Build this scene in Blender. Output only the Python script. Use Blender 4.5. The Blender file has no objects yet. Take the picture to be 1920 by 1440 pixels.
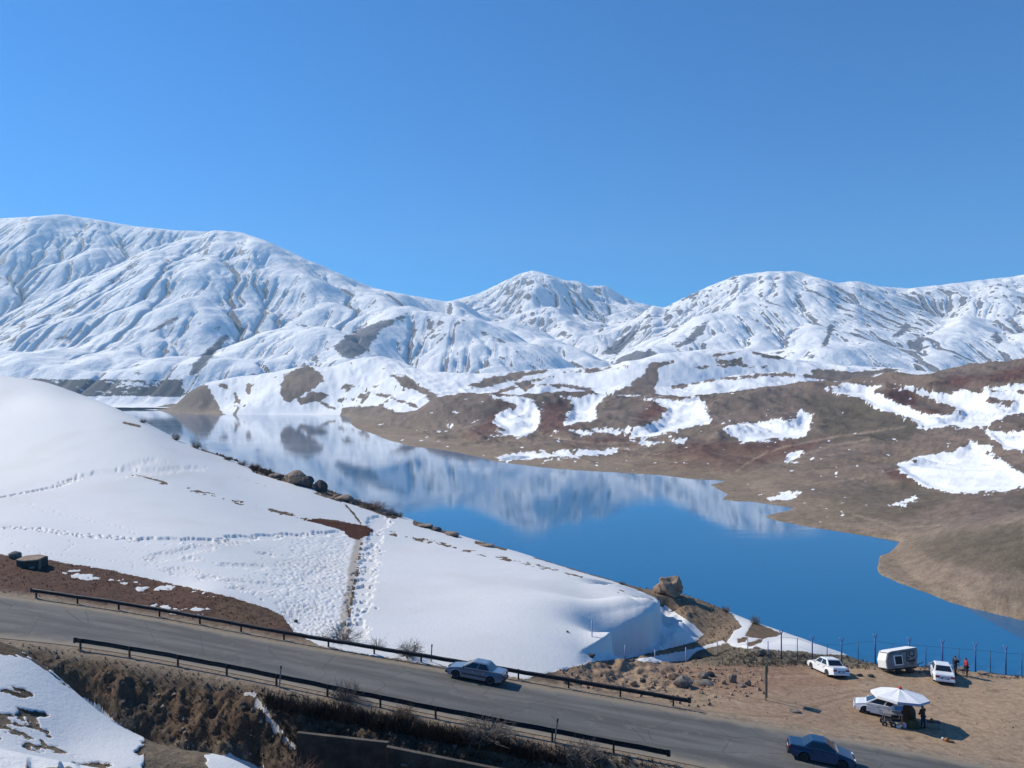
import bpy, bmesh, math, random
import numpy as np
from mathutils import Vector, Matrix
R = math.radians
random.seed(7)
F = 1450.0            # focal length in pixels of the 1920 wide photograph
HY = 745.0            # row of the horizon
LAKE = -70.0          # lake level below the camera
scene = bpy.context.scene
COL = scene.collection

# ------------------------------------------------------------ camera, light
cd = bpy.data.cameras.new('camera'); cam = bpy.data.objects.new('camera', cd); COL.objects.link(cam)
cd.sensor_width = 36.0; cd.lens = 36.0 * F / 1920.0
cd.shift_y = (HY - 720.0) / 1920.0
cd.clip_start = 0.5; cd.clip_end = 60000
cam.location = (0, 0, 0); cam.rotation_euler = (R(90), 0, 0)
scene.camera = cam

SUN_EL = R(39.0)
sdir = Vector((-0.88, 0.44, 0)).normalized()          # horizontal direction towards the sun
w = bpy.data.worlds.new('World'); scene.world = w; w.use_nodes = True
nt = w.node_tree; nt.nodes.clear()
sky = nt.nodes.new('ShaderNodeTexSky'); sky.sky_type = 'NISHITA'; sky.sun_disc = False
sky.sun_elevation = SUN_EL; sky.sun_rotation = math.atan2(sdir.x, sdir.y)
sky.altitude = 1800; sky.air_density = 1.0; sky.dust_density = 0.15; sky.ozone_density = 3.0
hs = nt.nodes.new('ShaderNodeMix'); hs.data_type = 'RGBA'; hs.blend_type = 'MULTIPLY'; hs.inputs[0].default_value = 1.0
hs.inputs[7].default_value = (0.20, 0.93, 1.50, 1.0)
bg = nt.nodes.new('ShaderNodeBackground'); bg.inputs['Strength'].default_value = 0.098
wo = nt.nodes.new('ShaderNodeOutputWorld')
nt.links.new(sky.outputs[0], hs.inputs[6]); nt.links.new(hs.outputs[2], bg.inputs[0]); nt.links.new(bg.outputs[0], wo.inputs[0])

sl = bpy.data.lights.new('sun', 'SUN'); sun = bpy.data.objects.new('sun', sl); COL.objects.link(sun)
sl.energy = 5.0; sl.angle = R(0.5); sl.color = (1.0, 0.93, 0.80)
sv = Vector((sdir.x * math.cos(SUN_EL), sdir.y * math.cos(SUN_EL), math.sin(SUN_EL)))
sun.rotation_euler = sv.to_track_quat('Z', 'Y').to_euler()
sun.location = (-40, 30, 60)
scene.view_settings.view_transform = 'Standard'; scene.view_settings.look = 'None'
scene.view_settings.exposure = 0.14; scene.view_settings.gamma = 1.0
scene.view_settings.use_curve_mapping = False
scene.cycles.volume_bounces = 0
scene.cycles.max_bounces = 6

# the air: one even volume round everything
def haze_box():
    x0, x1, y0, y1, z0, z1 = -14000, 14000, -400, 14600, -90, 2900
    me = bpy.data.meshes.new('haze')
    me.from_pydata([(x, y, z) for z in (z0, z1) for y in (y0, y1) for x in (x0, x1)], [],
                   [(0, 2, 3, 1), (4, 5, 7, 6), (0, 1, 5, 4), (2, 6, 7, 3), (0, 4, 6, 2), (1, 3, 7, 5)])
    o = bpy.data.objects.new('haze', me); COL.objects.link(o); o['kind'] = 'stuff'
    m = bpy.data.materials.new('air'); m.use_nodes = True; t = m.node_tree; t.nodes.clear()
    v = t.nodes.new('ShaderNodeVolumePrincipled'); v.inputs['Density'].default_value = 4.0e-5
    v.inputs['Color'].default_value = (0.55, 0.80, 1.0, 1); v.inputs['Anisotropy'].default_value = 0.1
    u = t.nodes.new('ShaderNodeOutputMaterial'); t.links.new(v.outputs[0], u.inputs['Volume'])
    me.materials.append(m)
haze_box()

# ------------------------------------------------------------ tools
def setp(o, **k):
    for a, b in k.items(): o[a] = b
    return o

def nrm(a, lo, hi):
    t = np.clip((a - lo) / (hi - lo), 0, 1); return t * t * (3 - 2 * t)

_rs = np.random.RandomState(11)
_G = _rs.rand(256, 256).astype(np.float32) * 2 - 1
def vnoise(x, y):
    x = np.asarray(x, np.float32); y = np.asarray(y, np.float32)
    xi = np.floor(x); yi = np.floor(y); fx = x - xi; fy = y - yi
    xi = xi.astype(np.int32) & 255; yi = yi.astype(np.int32) & 255
    x1 = (xi + 1) & 255; y1 = (yi + 1) & 255
    fx = fx * fx * (3 - 2 * fx); fy = fy * fy * (3 - 2 * fy)
    a = _G[xi, yi]; b = _G[x1, yi]; c = _G[xi, y1]; d = _G[x1, y1]
    return (a + (b - a) * fx) * (1 - fy) + (c + (d - c) * fx) * fy
def fbm(x, y, o=5, seed=0, g=0.5, ridge=False):
    s = 0; a = 1.0; t = 0; c, sn = math.cos(0.6), math.sin(0.6)
    x = x + seed * 17.31; y = y + seed * 9.77
    for i in range(o):
        n = vnoise(x, y)
        if ridge: n = 1 - 2 * np.abs(n)
        s = s + a * n; t += a; a *= g
        x, y = (x * c - y * sn) * 2.03 + 5.2, (x * sn + y * c) * 2.03 + 1.7
    return s / t

def sdf_poly(x, y, poly, margin=None):
    """signed distance, positive inside; outside the bounding box + margin it is -margin"""
    P = np.array(poly, np.float64); out = np.full(x.shape, -(margin or 1e9), np.float32)
    if margin:
        m = (x > P[:, 0].min() - margin) & (x < P[:, 0].max() + margin) & (y > P[:, 1].min() - margin) & (y < P[:, 1].max() + margin)
    else: m = np.ones(x.shape, bool)
    if not m.any(): return out
    a = x[m].astype(np.float64); b = y[m].astype(np.float64)
    d = np.full(a.shape, 1e18); ins = np.zeros(a.shape, bool)
    Q = np.roll(P, -1, 0)
    for (x0, y0), (x1, y1) in zip(P, Q):
        ex, ey = x1 - x0, y1 - y0; L = ex * ex + ey * ey + 1e-9
        t = np.clip(((a - x0) * ex + (b - y0) * ey) / L, 0, 1)
        dx = a - x0 - ex * t; dy = b - y0 - ey * t
        np.minimum(d, dx * dx + dy * dy, out=d)
        if y0 != y1:
            c = ((y0 > b) != (y1 > b)) & (a < ex * (b - y0) / (y1 - y0) + x0)
            ins ^= c
    d = np.sqrt(d); r = np.where(ins, d, -d)
    if margin: r = np.maximum(r, -margin)
    out[m] = r
    return out
def sdf_line(x, y, pts, width, margin=30):
    """like sdf_poly for a stroke of the given half width"""
    P = np.array(pts, np.float64); out = np.full(x.shape, -float(margin), np.float32)
    k = margin + width
    m = (x > P[:, 0].min() - k) & (x < P[:, 0].max() + k) & (y > P[:, 1].min() - k) & (y < P[:, 1].max() + k)
    if not m.any(): return out
    a = x[m].astype(np.float64); b = y[m].astype(np.float64); d = np.full(a.shape, 1e18)
    for (x0, y0), (x1, y1) in zip(P[:-1], P[1:]):
        ex, ey = x1 - x0, y1 - y0; L = ex * ex + ey * ey + 1e-9
        t = np.clip(((a - x0) * ex + (b - y0) * ey) / L, 0, 1)
        np.minimum(d, (a - x0 - ex * t) ** 2 + (b - y0 - ey * t) ** 2, out=d)
    out[m] = np.maximum(width - np.sqrt(d), -margin)
    return out

class TPS:
    """thin plate surface through control points in (u, ln Y)"""
    def __init__(s, u, v, q, lam=1e-4):
        s.u, s.v = np.array(u, float), np.array(v, float); n = len(u)
        d2 = (s.u[:, None] - s.u) ** 2 + (s.v[:, None] - s.v) ** 2
        K = d2 * np.log(d2 + 1e-12) * 0.5 + np.eye(n) * lam
        P = np.stack([np.ones(n), s.u, s.v], 1)
        A = np.zeros((n + 3, n + 3)); A[:n, :n] = K; A[:n, n:] = P; A[n:, :n] = P.T
        s.w = np.linalg.solve(A, np.r_[np.array(q, float), 0, 0, 0])
    def __call__(s, U, V):
        U = U.astype(np.float32); V = V.astype(np.float32)
        n = len(s.u); o = (s.w[n] + s.w[n + 1] * U + s.w[n + 2] * V).astype(np.float32)
        for a, b, c in zip(s.u, s.v, s.w[:n]):
            d = (U - np.float32(a)) ** 2 + (V - np.float32(b)) ** 2 + np.float32(1e-12)
            o += np.float32(0.5 * c) * d * np.log(d)
        return o

def grid_mesh(name, X, Y, Z, attrs=None, flip=False, keep=None):
    ny, nx = X.shape; n = nx * ny
    me = bpy.data.meshes.new(name)
    co = np.stack([X, Y, Z], -1).reshape(-1, 3).astype(np.float32)
    me.vertices.add(n); me.vertices.foreach_set('co', co.ravel())
    i = np.arange(n, dtype=np.int32).reshape(ny, nx)
    q = np.stack([i[:-1, :-1], i[:-1, 1:], i[1:, 1:], i[1:, :-1]], -1).reshape(-1, 4)
    if flip: q = q[:, ::-1]
    if keep is not None: q = q[(keep[:-1, :-1] | keep[1:, 1:]).ravel()]
    m = len(q)
    me.loops.add(m * 4); me.loops.foreach_set('vertex_index', np.ascontiguousarray(q).ravel())
    me.polygons.add(m); me.polygons.foreach_set('loop_start', np.arange(0, m * 4, 4, dtype=np.int32))
    me.update(calc_edges=True)
    me.polygons.foreach_set('use_smooth', np.ones(m, bool))
    for k, a in (attrs or {}).items():
        if a.ndim == 3:
            at = me.attributes.new(k, 'FLOAT_COLOR', 'POINT')
            c = np.ones((n, 4), np.float32); c[:, :3] = a.reshape(-1, 3)
            at.data.foreach_set('color', c.ravel())
        else:
            at = me.attributes.new(k, 'FLOAT', 'POINT'); at.data.foreach_set('value', a.astype(np.float32).ravel())
    o = bpy.data.objects.new(name, me); COL.objects.link(o)
    return o

# ------------------------------------------------------------ materials
class NM:
    def __init__(s, name):
        s.m = bpy.data.materials.new(name); s.m.use_nodes = True; s.t = s.m.node_tree; s.t.nodes.clear()
        s.out = s.n('ShaderNodeOutputMaterial'); s.b = s.n('ShaderNodeBsdfPrincipled')
        s.l(s.b.outputs[0], s.out.inputs[0])
    def n(s, t, **k):
        x = s.t.nodes.new(t)
        for a, b in k.items(): setattr(x, a, b)
        return x
    def l(s, a, b): s.t.links.new(a, b)
    def put(s, v, inp):
        if hasattr(v, 'is_linked') or hasattr(v, 'links'): s.l(v, inp)
        else: inp.default_value = (*v, 1.0) if isinstance(v, tuple) and len(v) == 3 and len(inp.default_value) == 4 else v
    def attr(s, name, out='Fac'):
        a = s.n('ShaderNodeAttribute'); a.attribute_name = name; return a.outputs[out]
    def pos(s, sc=(1, 1, 1)):
        g = s.n('ShaderNodeNewGeometry'); m = s.n('ShaderNodeVectorMath', operation='MULTIPLY')
        s.l(g.outputs['Position'], m.inputs[0]); m.inputs[1].default_value = sc; return m.outputs[0]
    def obj(s):
        return s.n('ShaderNodeTexCoord').outputs['Object']
    def noise(s, v, scale, detail=4, rough=0.55, dist=0.0):
        x = s.n('ShaderNodeTexNoise'); s.l(v, x.inputs['Vector']); x.inputs['Scale'].default_value = scale
        x.inputs['Detail'].default_value = detail; x.inputs['Roughness'].default_value = rough
        x.inputs['Distortion'].default_value = dist; return x.outputs['Fac']
    def math(s, op, a, b=0.0, c=None):
        x = s.n('ShaderNodeMath', operation=op); s.put(a, x.inputs[0]); s.put(b, x.inputs[1])
        if c is not None: s.put(c, x.inputs[2])
        return x.outputs[0]
    def ramp(s, f, lo, hi, a=0.0, b=1.0):
        x = s.n('ShaderNodeMapRange'); x.interpolation_type = 'SMOOTHSTEP'; s.put(f, x.inputs[0])
        for k, q in enumerate((lo, hi, a, b)): s.put(q, x.inputs[k + 1])
        return x.outputs[0]
    def mix(s, f, a, b, mode='MIX'):
        x = s.n('ShaderNodeMix', data_type='RGBA', blend_type=mode); s.put(f, x.inputs[0]); s.put(a, x.inputs[6]); s.put(b, x.inputs[7])
        return x.outputs[2]
    def bump(s, h, strength=0.5, dist=0.1, nrm=None):
        x = s.n('ShaderNodeBump'); s.put(strength, x.inputs['Strength']); x.inputs['Distance'].default_value = dist
        s.l(h, x.inputs['Height'])
        if nrm: s.l(nrm, x.inputs['Normal'])
        return x.outputs[0]
    def set(s, **k):
        for a, v in k.items(): s.put(v, s.b.inputs[a.replace('_', ' ')])
        return s.m

def simple(name, col, rough=0.6, metal=0.0, nscale=6.0, var=0.12, coat=0.0, bump=0.0):
    k = NM(name); v = k.obj(); f = k.noise(v, nscale, 5, 0.6)
    c1 = tuple(min(1, c * (1 - var)) for c in col); c2 = tuple(min(1, c * (1 + var)) for c in col)
    k.set(Base_Color=k.mix(k.ramp(f, 0.3, 0.7), c1, c2), Roughness=rough, Metallic=metal)
    if coat: k.set(Coat_Weight=coat, Coat_Roughness=0.06)
    if bump: k.set(Normal=k.bump(f, bump, 0.02))
    return k.m
# ------------------------------------------------------------ the lake
def lake_pt(px, py):
    Y = F * (-LAKE) / (py - HY); return ((px - 960) / F * Y, Y)
SHORE = [(-400, 764), (240, 765.5), (285, 768.5), (330, 774), (385, 777.5), (430, 777.5), (500, 777.5), (560, 778), (650, 779), (662, 784), (663, 795), (676, 805), (700, 814), (735, 827), (775, 837),
         (830, 843), (880, 853), (930, 865), (960, 869), (1000, 874), (1040, 878), (1120, 884), (1200, 888), (1249, 892), (1300, 898), (1345, 900), (1364, 902),
         (1335, 909), (1350, 918), (1369, 927), (1357, 936), (1380, 939), (1410, 941), (1462, 948), (1490, 953), (1475, 959), (1450, 964), (1432, 969), (1450, 974), (1477, 980),
         (1522, 989), (1575, 997), (1620, 1004), (1657, 1010), (1690, 1015), (1680, 1026), (1667, 1036), (1650, 1043), (1648, 1056), (1646, 1068), (1652, 1078), (1695, 1096), (1740, 1113),
         (1785, 1130), (1850, 1146), (1920, 1163), (2100, 1205), (2400, 1290)]
poly = [lake_pt(*p) for p in SHORE]
WATER = poly + [(3000, poly[-1][1]), (3000, 40), (-6000, 40), (-6000, poly[0][1])]

k = NM('lake_water')
v = k.pos((1.0, 1.0, 1.0))
n1 = k.noise(k.pos((0.35, 0.9, 1.0)), 1.0, 3, 0.55)
n2 = k.noise(k.pos((0.004, 0.012, 1.0)), 1.0, 4, 0.6)
n3 = k.noise(k.pos((0.05, 0.16, 1.0)), 1.0, 3, 0.5)
hgt = k.math('ADD', k.math('MULTIPLY', n1, 0.035), k.math('MULTIPLY', n3, 0.10))
k.set(Base_Color=(0.012, 0.122, 0.265), Roughness=k.ramp(n2, 0.42, 0.62, 0.02, 0.065), IOR=1.333,
      Normal=k.bump(hgt, 0.15, 1.0))
mwater = k.m
me = bpy.data.meshes.new('water')
me.from_pydata([(-9000, 40, LAKE), (9000, 40, LAKE), (9000, 6500, LAKE), (-9000, 6500, LAKE)], [], [(0, 1, 2, 3)])
water = bpy.data.objects.new('water', me); COL.objects.link(water); me.materials.append(mwater); water['kind'] = 'structure'

# ------------------------------------------------------------ far mountains: ridges worn down by running water
XM, YM0, YM1, CELL = 9200.0, 4500.0, 14000.0, 19.0
mx = np.arange(-XM, XM + 1, CELL); my = np.arange(YM0, YM1 + 1, CELL)
MX, MY = np.meshgrid(mx, my)
def P3(px, py, Y): return ((px - 960) / F * Y, Y, (HY - py) / F * Y)
ridges = [  # polylines of (column, row, depth), slope of the flanks
    ([(-420, 440, 11800), (-100, 425, 11800), (0, 411, 11800), (115, 403, 11600), (200, 415, 11700), (300, 432, 11800), (390, 438, 11800)], 0.72),
    ([(115, 403, 11600), (40, 470, 10600), (-30, 560, 9500)], 0.7),
    ([(115, 403, 11600), (190, 470, 10800), (120, 560, 9600)], 0.7),
    ([(390, 438, 11000), (405, 433, 9600), (440, 434, 9500), (500, 452, 9300), (600, 497, 9000), (700, 538, 9000), (780, 556, 9200), (840, 566, 9500)], 0.60),
    ([(405, 433, 9600), (330, 460, 9000), (250, 503, 8500), (180, 545, 8000), (90, 585, 7600), (-20, 622, 7300), (-250, 640, 7200)], 0.62),
    ([(405, 433, 9600), (420, 500, 8400), (350, 560, 7400), (250, 610, 6800), (120, 650, 6400), (0, 672, 6200)], 0.58),
    ([(500, 452, 9300), (560, 520, 8200), (600, 560, 7600), (500, 602, 6900), (400, 650, 6300)], 0.6),
    ([(500, 602, 6900), (570, 615, 6600), (620, 650, 6200), (640, 685, 5900)], 0.55),
    ([(600, 497, 9000), (680, 555, 8000), (760, 587, 7400), (690, 620, 6800), (640, 660, 6300)], 0.60),
    ([(760, 587, 7400), (850, 612, 7000), (930, 645, 6500), (1000, 682, 6100)], 0.52),
    ([(780, 556, 9200), (900, 600, 8300), (1000, 640, 7500), (1080, 675, 6800)], 0.5),
    ([(840, 566, 12600), (880, 556, 12600), (940, 531, 12600), (975, 513, 12600), (1000, 508, 12600), (1060, 524, 12500), (1085, 530, 12600), (1135, 536, 12500), (1165, 553, 12500), (1210, 571, 12500), (1245, 577, 12400)], 0.62),
    ([(1000, 508, 12600), (1030, 570, 11000), (1080, 620, 9600), (1120, 660, 8500)], 0.5),
    ([(1135, 536, 12500), (1180, 590, 11000), (1170, 630, 9600)], 0.5),
    ([(940, 531, 12600), (930, 590, 11000), (1000, 630, 9500)], 0.5),
    ([(1200, 600, 9800), (1240, 580, 9900), (1300, 548, 10000), (1350, 527, 10000), (1410, 512, 10000), (1450, 509, 10000), (1495, 509, 10100), (1560, 529, 10300), (1610, 527, 10400), (1680, 540, 10500), (1740, 536, 10500), (1850, 524, 10500), (1920, 515, 10500), (2100, 500, 10500), (2350, 520, 10500)], 0.5),
    ([(1450, 509, 10000), (1420, 560, 9000), (1330, 590, 8300), (1270, 630, 7600), (1235, 660, 7200)], 0.42),
    ([(1495, 509, 10100), (1540, 580, 8700), (1520, 620, 7700), (1480, 655, 6900)], 0.44),
    ([(1680, 540, 10500), (1700, 600, 8800), (1640, 635, 7800), (1600, 665, 7000)], 0.44),
    ([(1850, 524, 10500), (1830, 590, 9000), (1800, 630, 7900), (1740, 672, 6900)], 0.44),
    ([(2050, 505, 10500), (2010, 580, 8900), (1960, 650, 7400)], 0.36),
    ([(130, 650, 6200), (300, 660, 6000), (420, 672, 5900)], 0.5),
]
H0 = np.full(MX.shape, -1e9)
wx = MX + 260 * fbm(MX / 1500, MY / 1500, 3, 3); wy = MY + 260 * fbm(MX / 1500, MY / 1500, 3, 5)
for pts, slope in ridges:
    Q = [P3(*p) for p in pts]
    for a, b in zip(Q[:-1], Q[1:]):
        ex, ey = b[0] - a[0], b[1] - a[1]; L = ex * ex + ey * ey
        t = np.clip(((wx - a[0]) * ex + (wy - a[1]) * ey) / L, 0, 1)
        d = np.hypot(wx - a[0] - ex * t, wy - a[1] - ey * t)
        zz = a[2] + (b[2] - a[2]) * t
        hh = zz + 60 - slope * (np.sqrt(d * d + 150.0 ** 2))
        # smooth union
        m = np.maximum(H0, hh); q = np.exp(-np.abs(H0 - hh) / 45.0) * 22.0
        H0 = m + np.where(H0 > -1e8, q, 0)
left = nrm(-MX, 1500, 3200)
base = -66 + 0.10 * np.maximum(0, MY - 5300) * (1 - left * 0.35)
base = base + left * 0.0
edge_n = 450 * fbm(MX / 900, MY / 900, 3, 44)
H0 = np.where(H0 > base, base + (H0 - base) * nrm(MY + edge_n * 0.3, 4600, 5000), H0)
H0 = np.maximum(H0, base) + np.exp(-np.abs(H0 - base) / 40) * 15
H0 = H0 + (120 * fbm(MX / 800, MY / 800, 6, 8) + 75 * fbm(MX / 1300, MY / 1300, 4, 12, ridge=True) * nrm(9500 - MY, 0, 2500)) * nrm(H0 - base, 0, 260) + 7 * fbm(MX / 240, MY / 240, 4, 1)
H0 = H0 + 55 * fbm(MX / 420, MY / 420, 5, 51, ridge=True) * nrm(MY, 8200, 10000) * nrm(MX, -3200, -1500) * nrm(H0, 300, 900)
H = H0.copy()
ny, nx = H.shape; N = nx * ny; idx = np.arange(N).reshape(ny, nx)
offs = [(-1, -1), (-1, 0), (-1, 1), (0, -1), (0, 1), (1, -1), (1, 0), (1, 1)]
A0 = (22 - 15 * nrm(MY, 8200, 9800) * nrm(MX, -3200, -1500)).ravel()
def erode(H, iters, K, diff):
    for it in range(iters):
        Hn = H + _rs.rand(ny, nx) * 0.4
        Pd = np.pad(Hn, 1, mode='edge'); best = np.zeros(H.shape); rec = idx.copy()
        Ip = np.pad(idx, 1, mode='edge')
        for dy, dx in offs:
            dist = CELL * math.hypot(dx, dy)
            s = (Hn - Pd[1 + dy:1 + dy + ny, 1 + dx:1 + dx + nx]) / dist
            b = s > best
            best = np.where(b, s, best); rec = np.where(b, Ip[1 + dy:1 + dy + ny, 1 + dx:1 + dx + nx], rec)
        rec = rec.ravel(); root = rec == np.arange(N)
        A = np.full(N, CELL * CELL); r = rec.copy(); alive = ~root
        S = A.copy()
        # drainage area by pointer doubling
        rr = np.where(root, N, rec); S = np.r_[S, 0.0]; rr = np.r_[rr, N]
        for _ in range(11):
            S = S + np.bincount(rr, weights=S, minlength=N + 1); S[N] = 0
            rr = rr[rr]
        A = S[:N]
        f = K * np.sqrt(np.maximum(A - A0 * CELL * CELL, 0) + 0.02 * A); h = Hn.ravel()
        a = np.where(root, h, h / (1 + f)); b = np.where(root, 0, f / (1 + f)); r = rec.copy()
        for _ in range(11):
            a = a + b * a[r]; b = b * b[r]; r = r[r]
        H = a.reshape(ny, nx)
        P = np.pad(H, 1, mode='edge')
        lap = P[:-2, 1:-1] + P[2:, 1:-1] + P[1:-1, :-2] + P[1:-1, 2:] - 4 * H
        H = H + diff * lap
    return H
H = erode(H, 30, 4.8e-4, 0.012)
H = np.maximum(H, -75)
# keep the summits where they stand: raise each bearing smoothly to its crest line
SKY = [(-420, 440), (-200, 432), (0, 410), (60, 406), (115, 402), (160, 408), (250, 424), (330, 432), (390, 434), (405, 432), (450, 435), (500, 452), (560, 480), (620, 506), (700, 540), (780, 556), (835, 566), (870, 558), (900, 549), (940, 530), (975, 513), (1000, 507), (1030, 515), (1060, 526), (1085, 527), (1105, 537),
       (1135, 535), (1165, 553), (1195, 567), (1245, 577), (1280, 560), (1330, 536), (1380, 517), (1440, 509), (1495, 509), (1530, 519), (1570, 531), (1605, 527), (1650, 537), (1700, 541), (1740, 537), (1800, 530), (1850, 524), (1895, 519), (1920, 515), (2100, 500), (2350, 515)]
ub = np.linspace(-1.0, 1.0, 1001)
U = MX / MY; ang = H / MY
bi = np.clip(np.round((U + 1) / 2 * 1000).astype(int), 0, 1000)
inside = (U > -1) & (U < 1) & (MY > 8600)
mxang = np.full(1001, -1.0); np.maximum.at(mxang, bi[inside], ang[inside])
ok = mxang > 0.02
mxang = np.interp(ub, ub[ok], mxang[ok])
tgt = (HY - np.interp(ub * F + 960, [p[0] for p in SKY], [p[1] for p in SKY])) / F
ratio = tgt / mxang
ker = np.exp(-np.linspace(-2, 2, 9) ** 2); ker /= ker.sum()
ratio = np.convolve(np.pad(ratio, 4, mode='edge'), ker, 'valid')
rr_ = np.interp(U, ub, ratio)
wgt = nrm(MY, 7000, 9000)
H = np.where(H > 0, H * (1 + (rr_ - 1) * wgt), H)
# fine relief
def blur(a, n=1):
    for _ in range(n):
        p = np.pad(a, 1, mode='edge'); a = (4 * a + p[:-2, 1:-1] + p[2:, 1:-1] + p[1:-1, :-2] + p[1:-1, 2:]) / 8
    return a
H = H + 6 * fbm(MX / 160, MY / 190, 4, 21, ridge=True) * nrm(H - base, 60, 400)
gy, gx = np.gradient(H, CELL)
steep = np.hypot(gx, gy)
nl = np.sqrt(1 + gx * gx + gy * gy)
facing = (-gx * (-0.93) + -gy * (-0.30)) / nl      # west to south-west slopes thaw first
n_a = fbm(MX / 420, MY / 420, 5, 31); n_b = fbm(MX / 95, MY / 95, 4, 33)
lowz = nrm(900 - H, 0, 900)
floc = facing - blur(facing, 30)
# concave, wind-scoured ribs
P = np.pad(H, 1, mode='edge'); lap = (P[:-2, 1:-1] + P[2:, 1:-1] + P[1:-1, :-2] + P[1:-1, 2:] - 4 * H)
bare = (facing - 0.30) * 1.9 + floc * 2.6 + (steep - 0.55) * 0.8 + n_a * 0.6 + n_b * 0.55 + lowz * 0.12 - 0.50 + 0.12 * left * nrm(900 - H, 0, 500)
bare = blur(bare, 1)
PX = 960 + F * MX / MY; PY = HY - F * H / MY
mk_ = np.full(MX.shape, -30.0, np.float32)
for Pq in ([(622, 652), (650, 628), (690, 608), (765, 586), (762, 594), (712, 622), (684, 668), (655, 676), (640, 668)], [(352, 702), (378, 662), (418, 630), (434, 626), (408, 660), (372, 702)], [(276, 624), (308, 600), (345, 584), (342, 594), (300, 620)],
           [(1276, 648), (1304, 612), (1332, 598), (1322, 626), (1292, 646)], [(1668, 634), (1698, 604), (1712, 608), (1692, 632)], [(1698, 640), (1738, 626), (1726, 668), (1708, 658)], [(1538, 652), (1556, 606), (1566, 612), (1552, 650)], [(1852, 632), (1868, 620), (1886, 640), (1870, 646)],
           [(1120, 668), (1150, 640), (1200, 612), (1190, 636), (1160, 668)], [(1196, 684), (1215, 655), (1225, 650), (1218, 680)], [(395, 622), (420, 598), (432, 582), (430, 596), (408, 622)]):
    mk_ = np.maximum(mk_, sdf_poly(PX, PY, Pq, 30))
for ln in ([(0, 618), (90, 590), (150, 562), (200, 530), (240, 500), (268, 484)], [(0, 520), (70, 548), (130, 590)], [(20, 480), (90, 520), (150, 556)], [(0, 655), (60, 640), (140, 632)], [(150, 625), (240, 622), (280, 634)], [(230, 470), (170, 440), (160, 420)],
           [(480, 605), (540, 600), (590, 618), (630, 650)], [(850, 590), (900, 620), (960, 650), (1000, 690)], [(960, 536), (985, 520), (1005, 512)], [(900, 560), (940, 540), (965, 530)], [(1040, 540), (1060, 552)], [(1085, 540), (1130, 548), (1170, 560)], [(1390, 520), (1420, 545), (1450, 530)], [(1480, 530), (1500, 570), (1540, 610)], [(1740, 545), (1765, 568)]):
    mk_ = np.maximum(mk_, sdf_line(PX, PY, ln, 1.5, 30) - 1)
bare = np.maximum(bare, 0.1 + (mk_ + 4 * n_b + 3 * n_a) * 0.13)
# the dark wooded plain at the foot of the left range
wood = nrm(PY, 698, 714) * (1 - nrm(PY, 742, 749)) * nrm(390 - PX, 0, 60)
bare = np.maximum(bare, wood * 1.1 - 0.42 + 1.1 * fbm(MX / 300, MY / 90, 4, 41) - (1 - wood) * 3)
mnt = grid_mesh('mountains', MX, MY, H, {'bare': bare, 'wood': wood}, keep=np.abs(MX / MY) < 0.80)
mnt['kind'] = 'structure'
k = NM('mountain_snow_and_rock')
pw = k.pos((0.01, 0.01, 0.01))
fine = k.noise(pw, 1.6, 6, 0.65); fine2 = k.noise(k.pos((0.03, 0.03, 0.012)), 1.2, 5, 0.6)
b = k.math('ADD', k.attr('bare'), k.math('MULTIPLY', k.math('SUBTRACT', fine, 0.5), 2.0))
b = k.math('ADD', b, k.math('MULTIPLY', k.math('SUBTRACT', fine2, 0.5), 1.2))
fac = k.ramp(b, 0.12, 0.42)
rock = k.mix(k.ramp(fine2, 0.35, 0.65), (0.125, 0.125, 0.145), (0.205, 0.200, 0.215))  # rock toned blue-grey, some of the distance haze painted into it
rock = k.mix(k.attr('wood'), rock, (0.040, 0.048, 0.065))
snow = k.mix(k.ramp(fine2, 0.3, 0.7), (0.90, 0.90, 0.90), (0.95, 0.95, 0.95))
hh = k.math('ADD', k.math('MULTIPLY', fine, 16.0), k.math('MULTIPLY', fine2, 10.0))
k.set(Base_Color=k.mix(fac, snow, rock), Roughness=0.75, Specular_IOR_Level=0.2, Normal=k.bump(hh, 0.55, 1.0))
mnt.data.materials.append(k.m)
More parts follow.
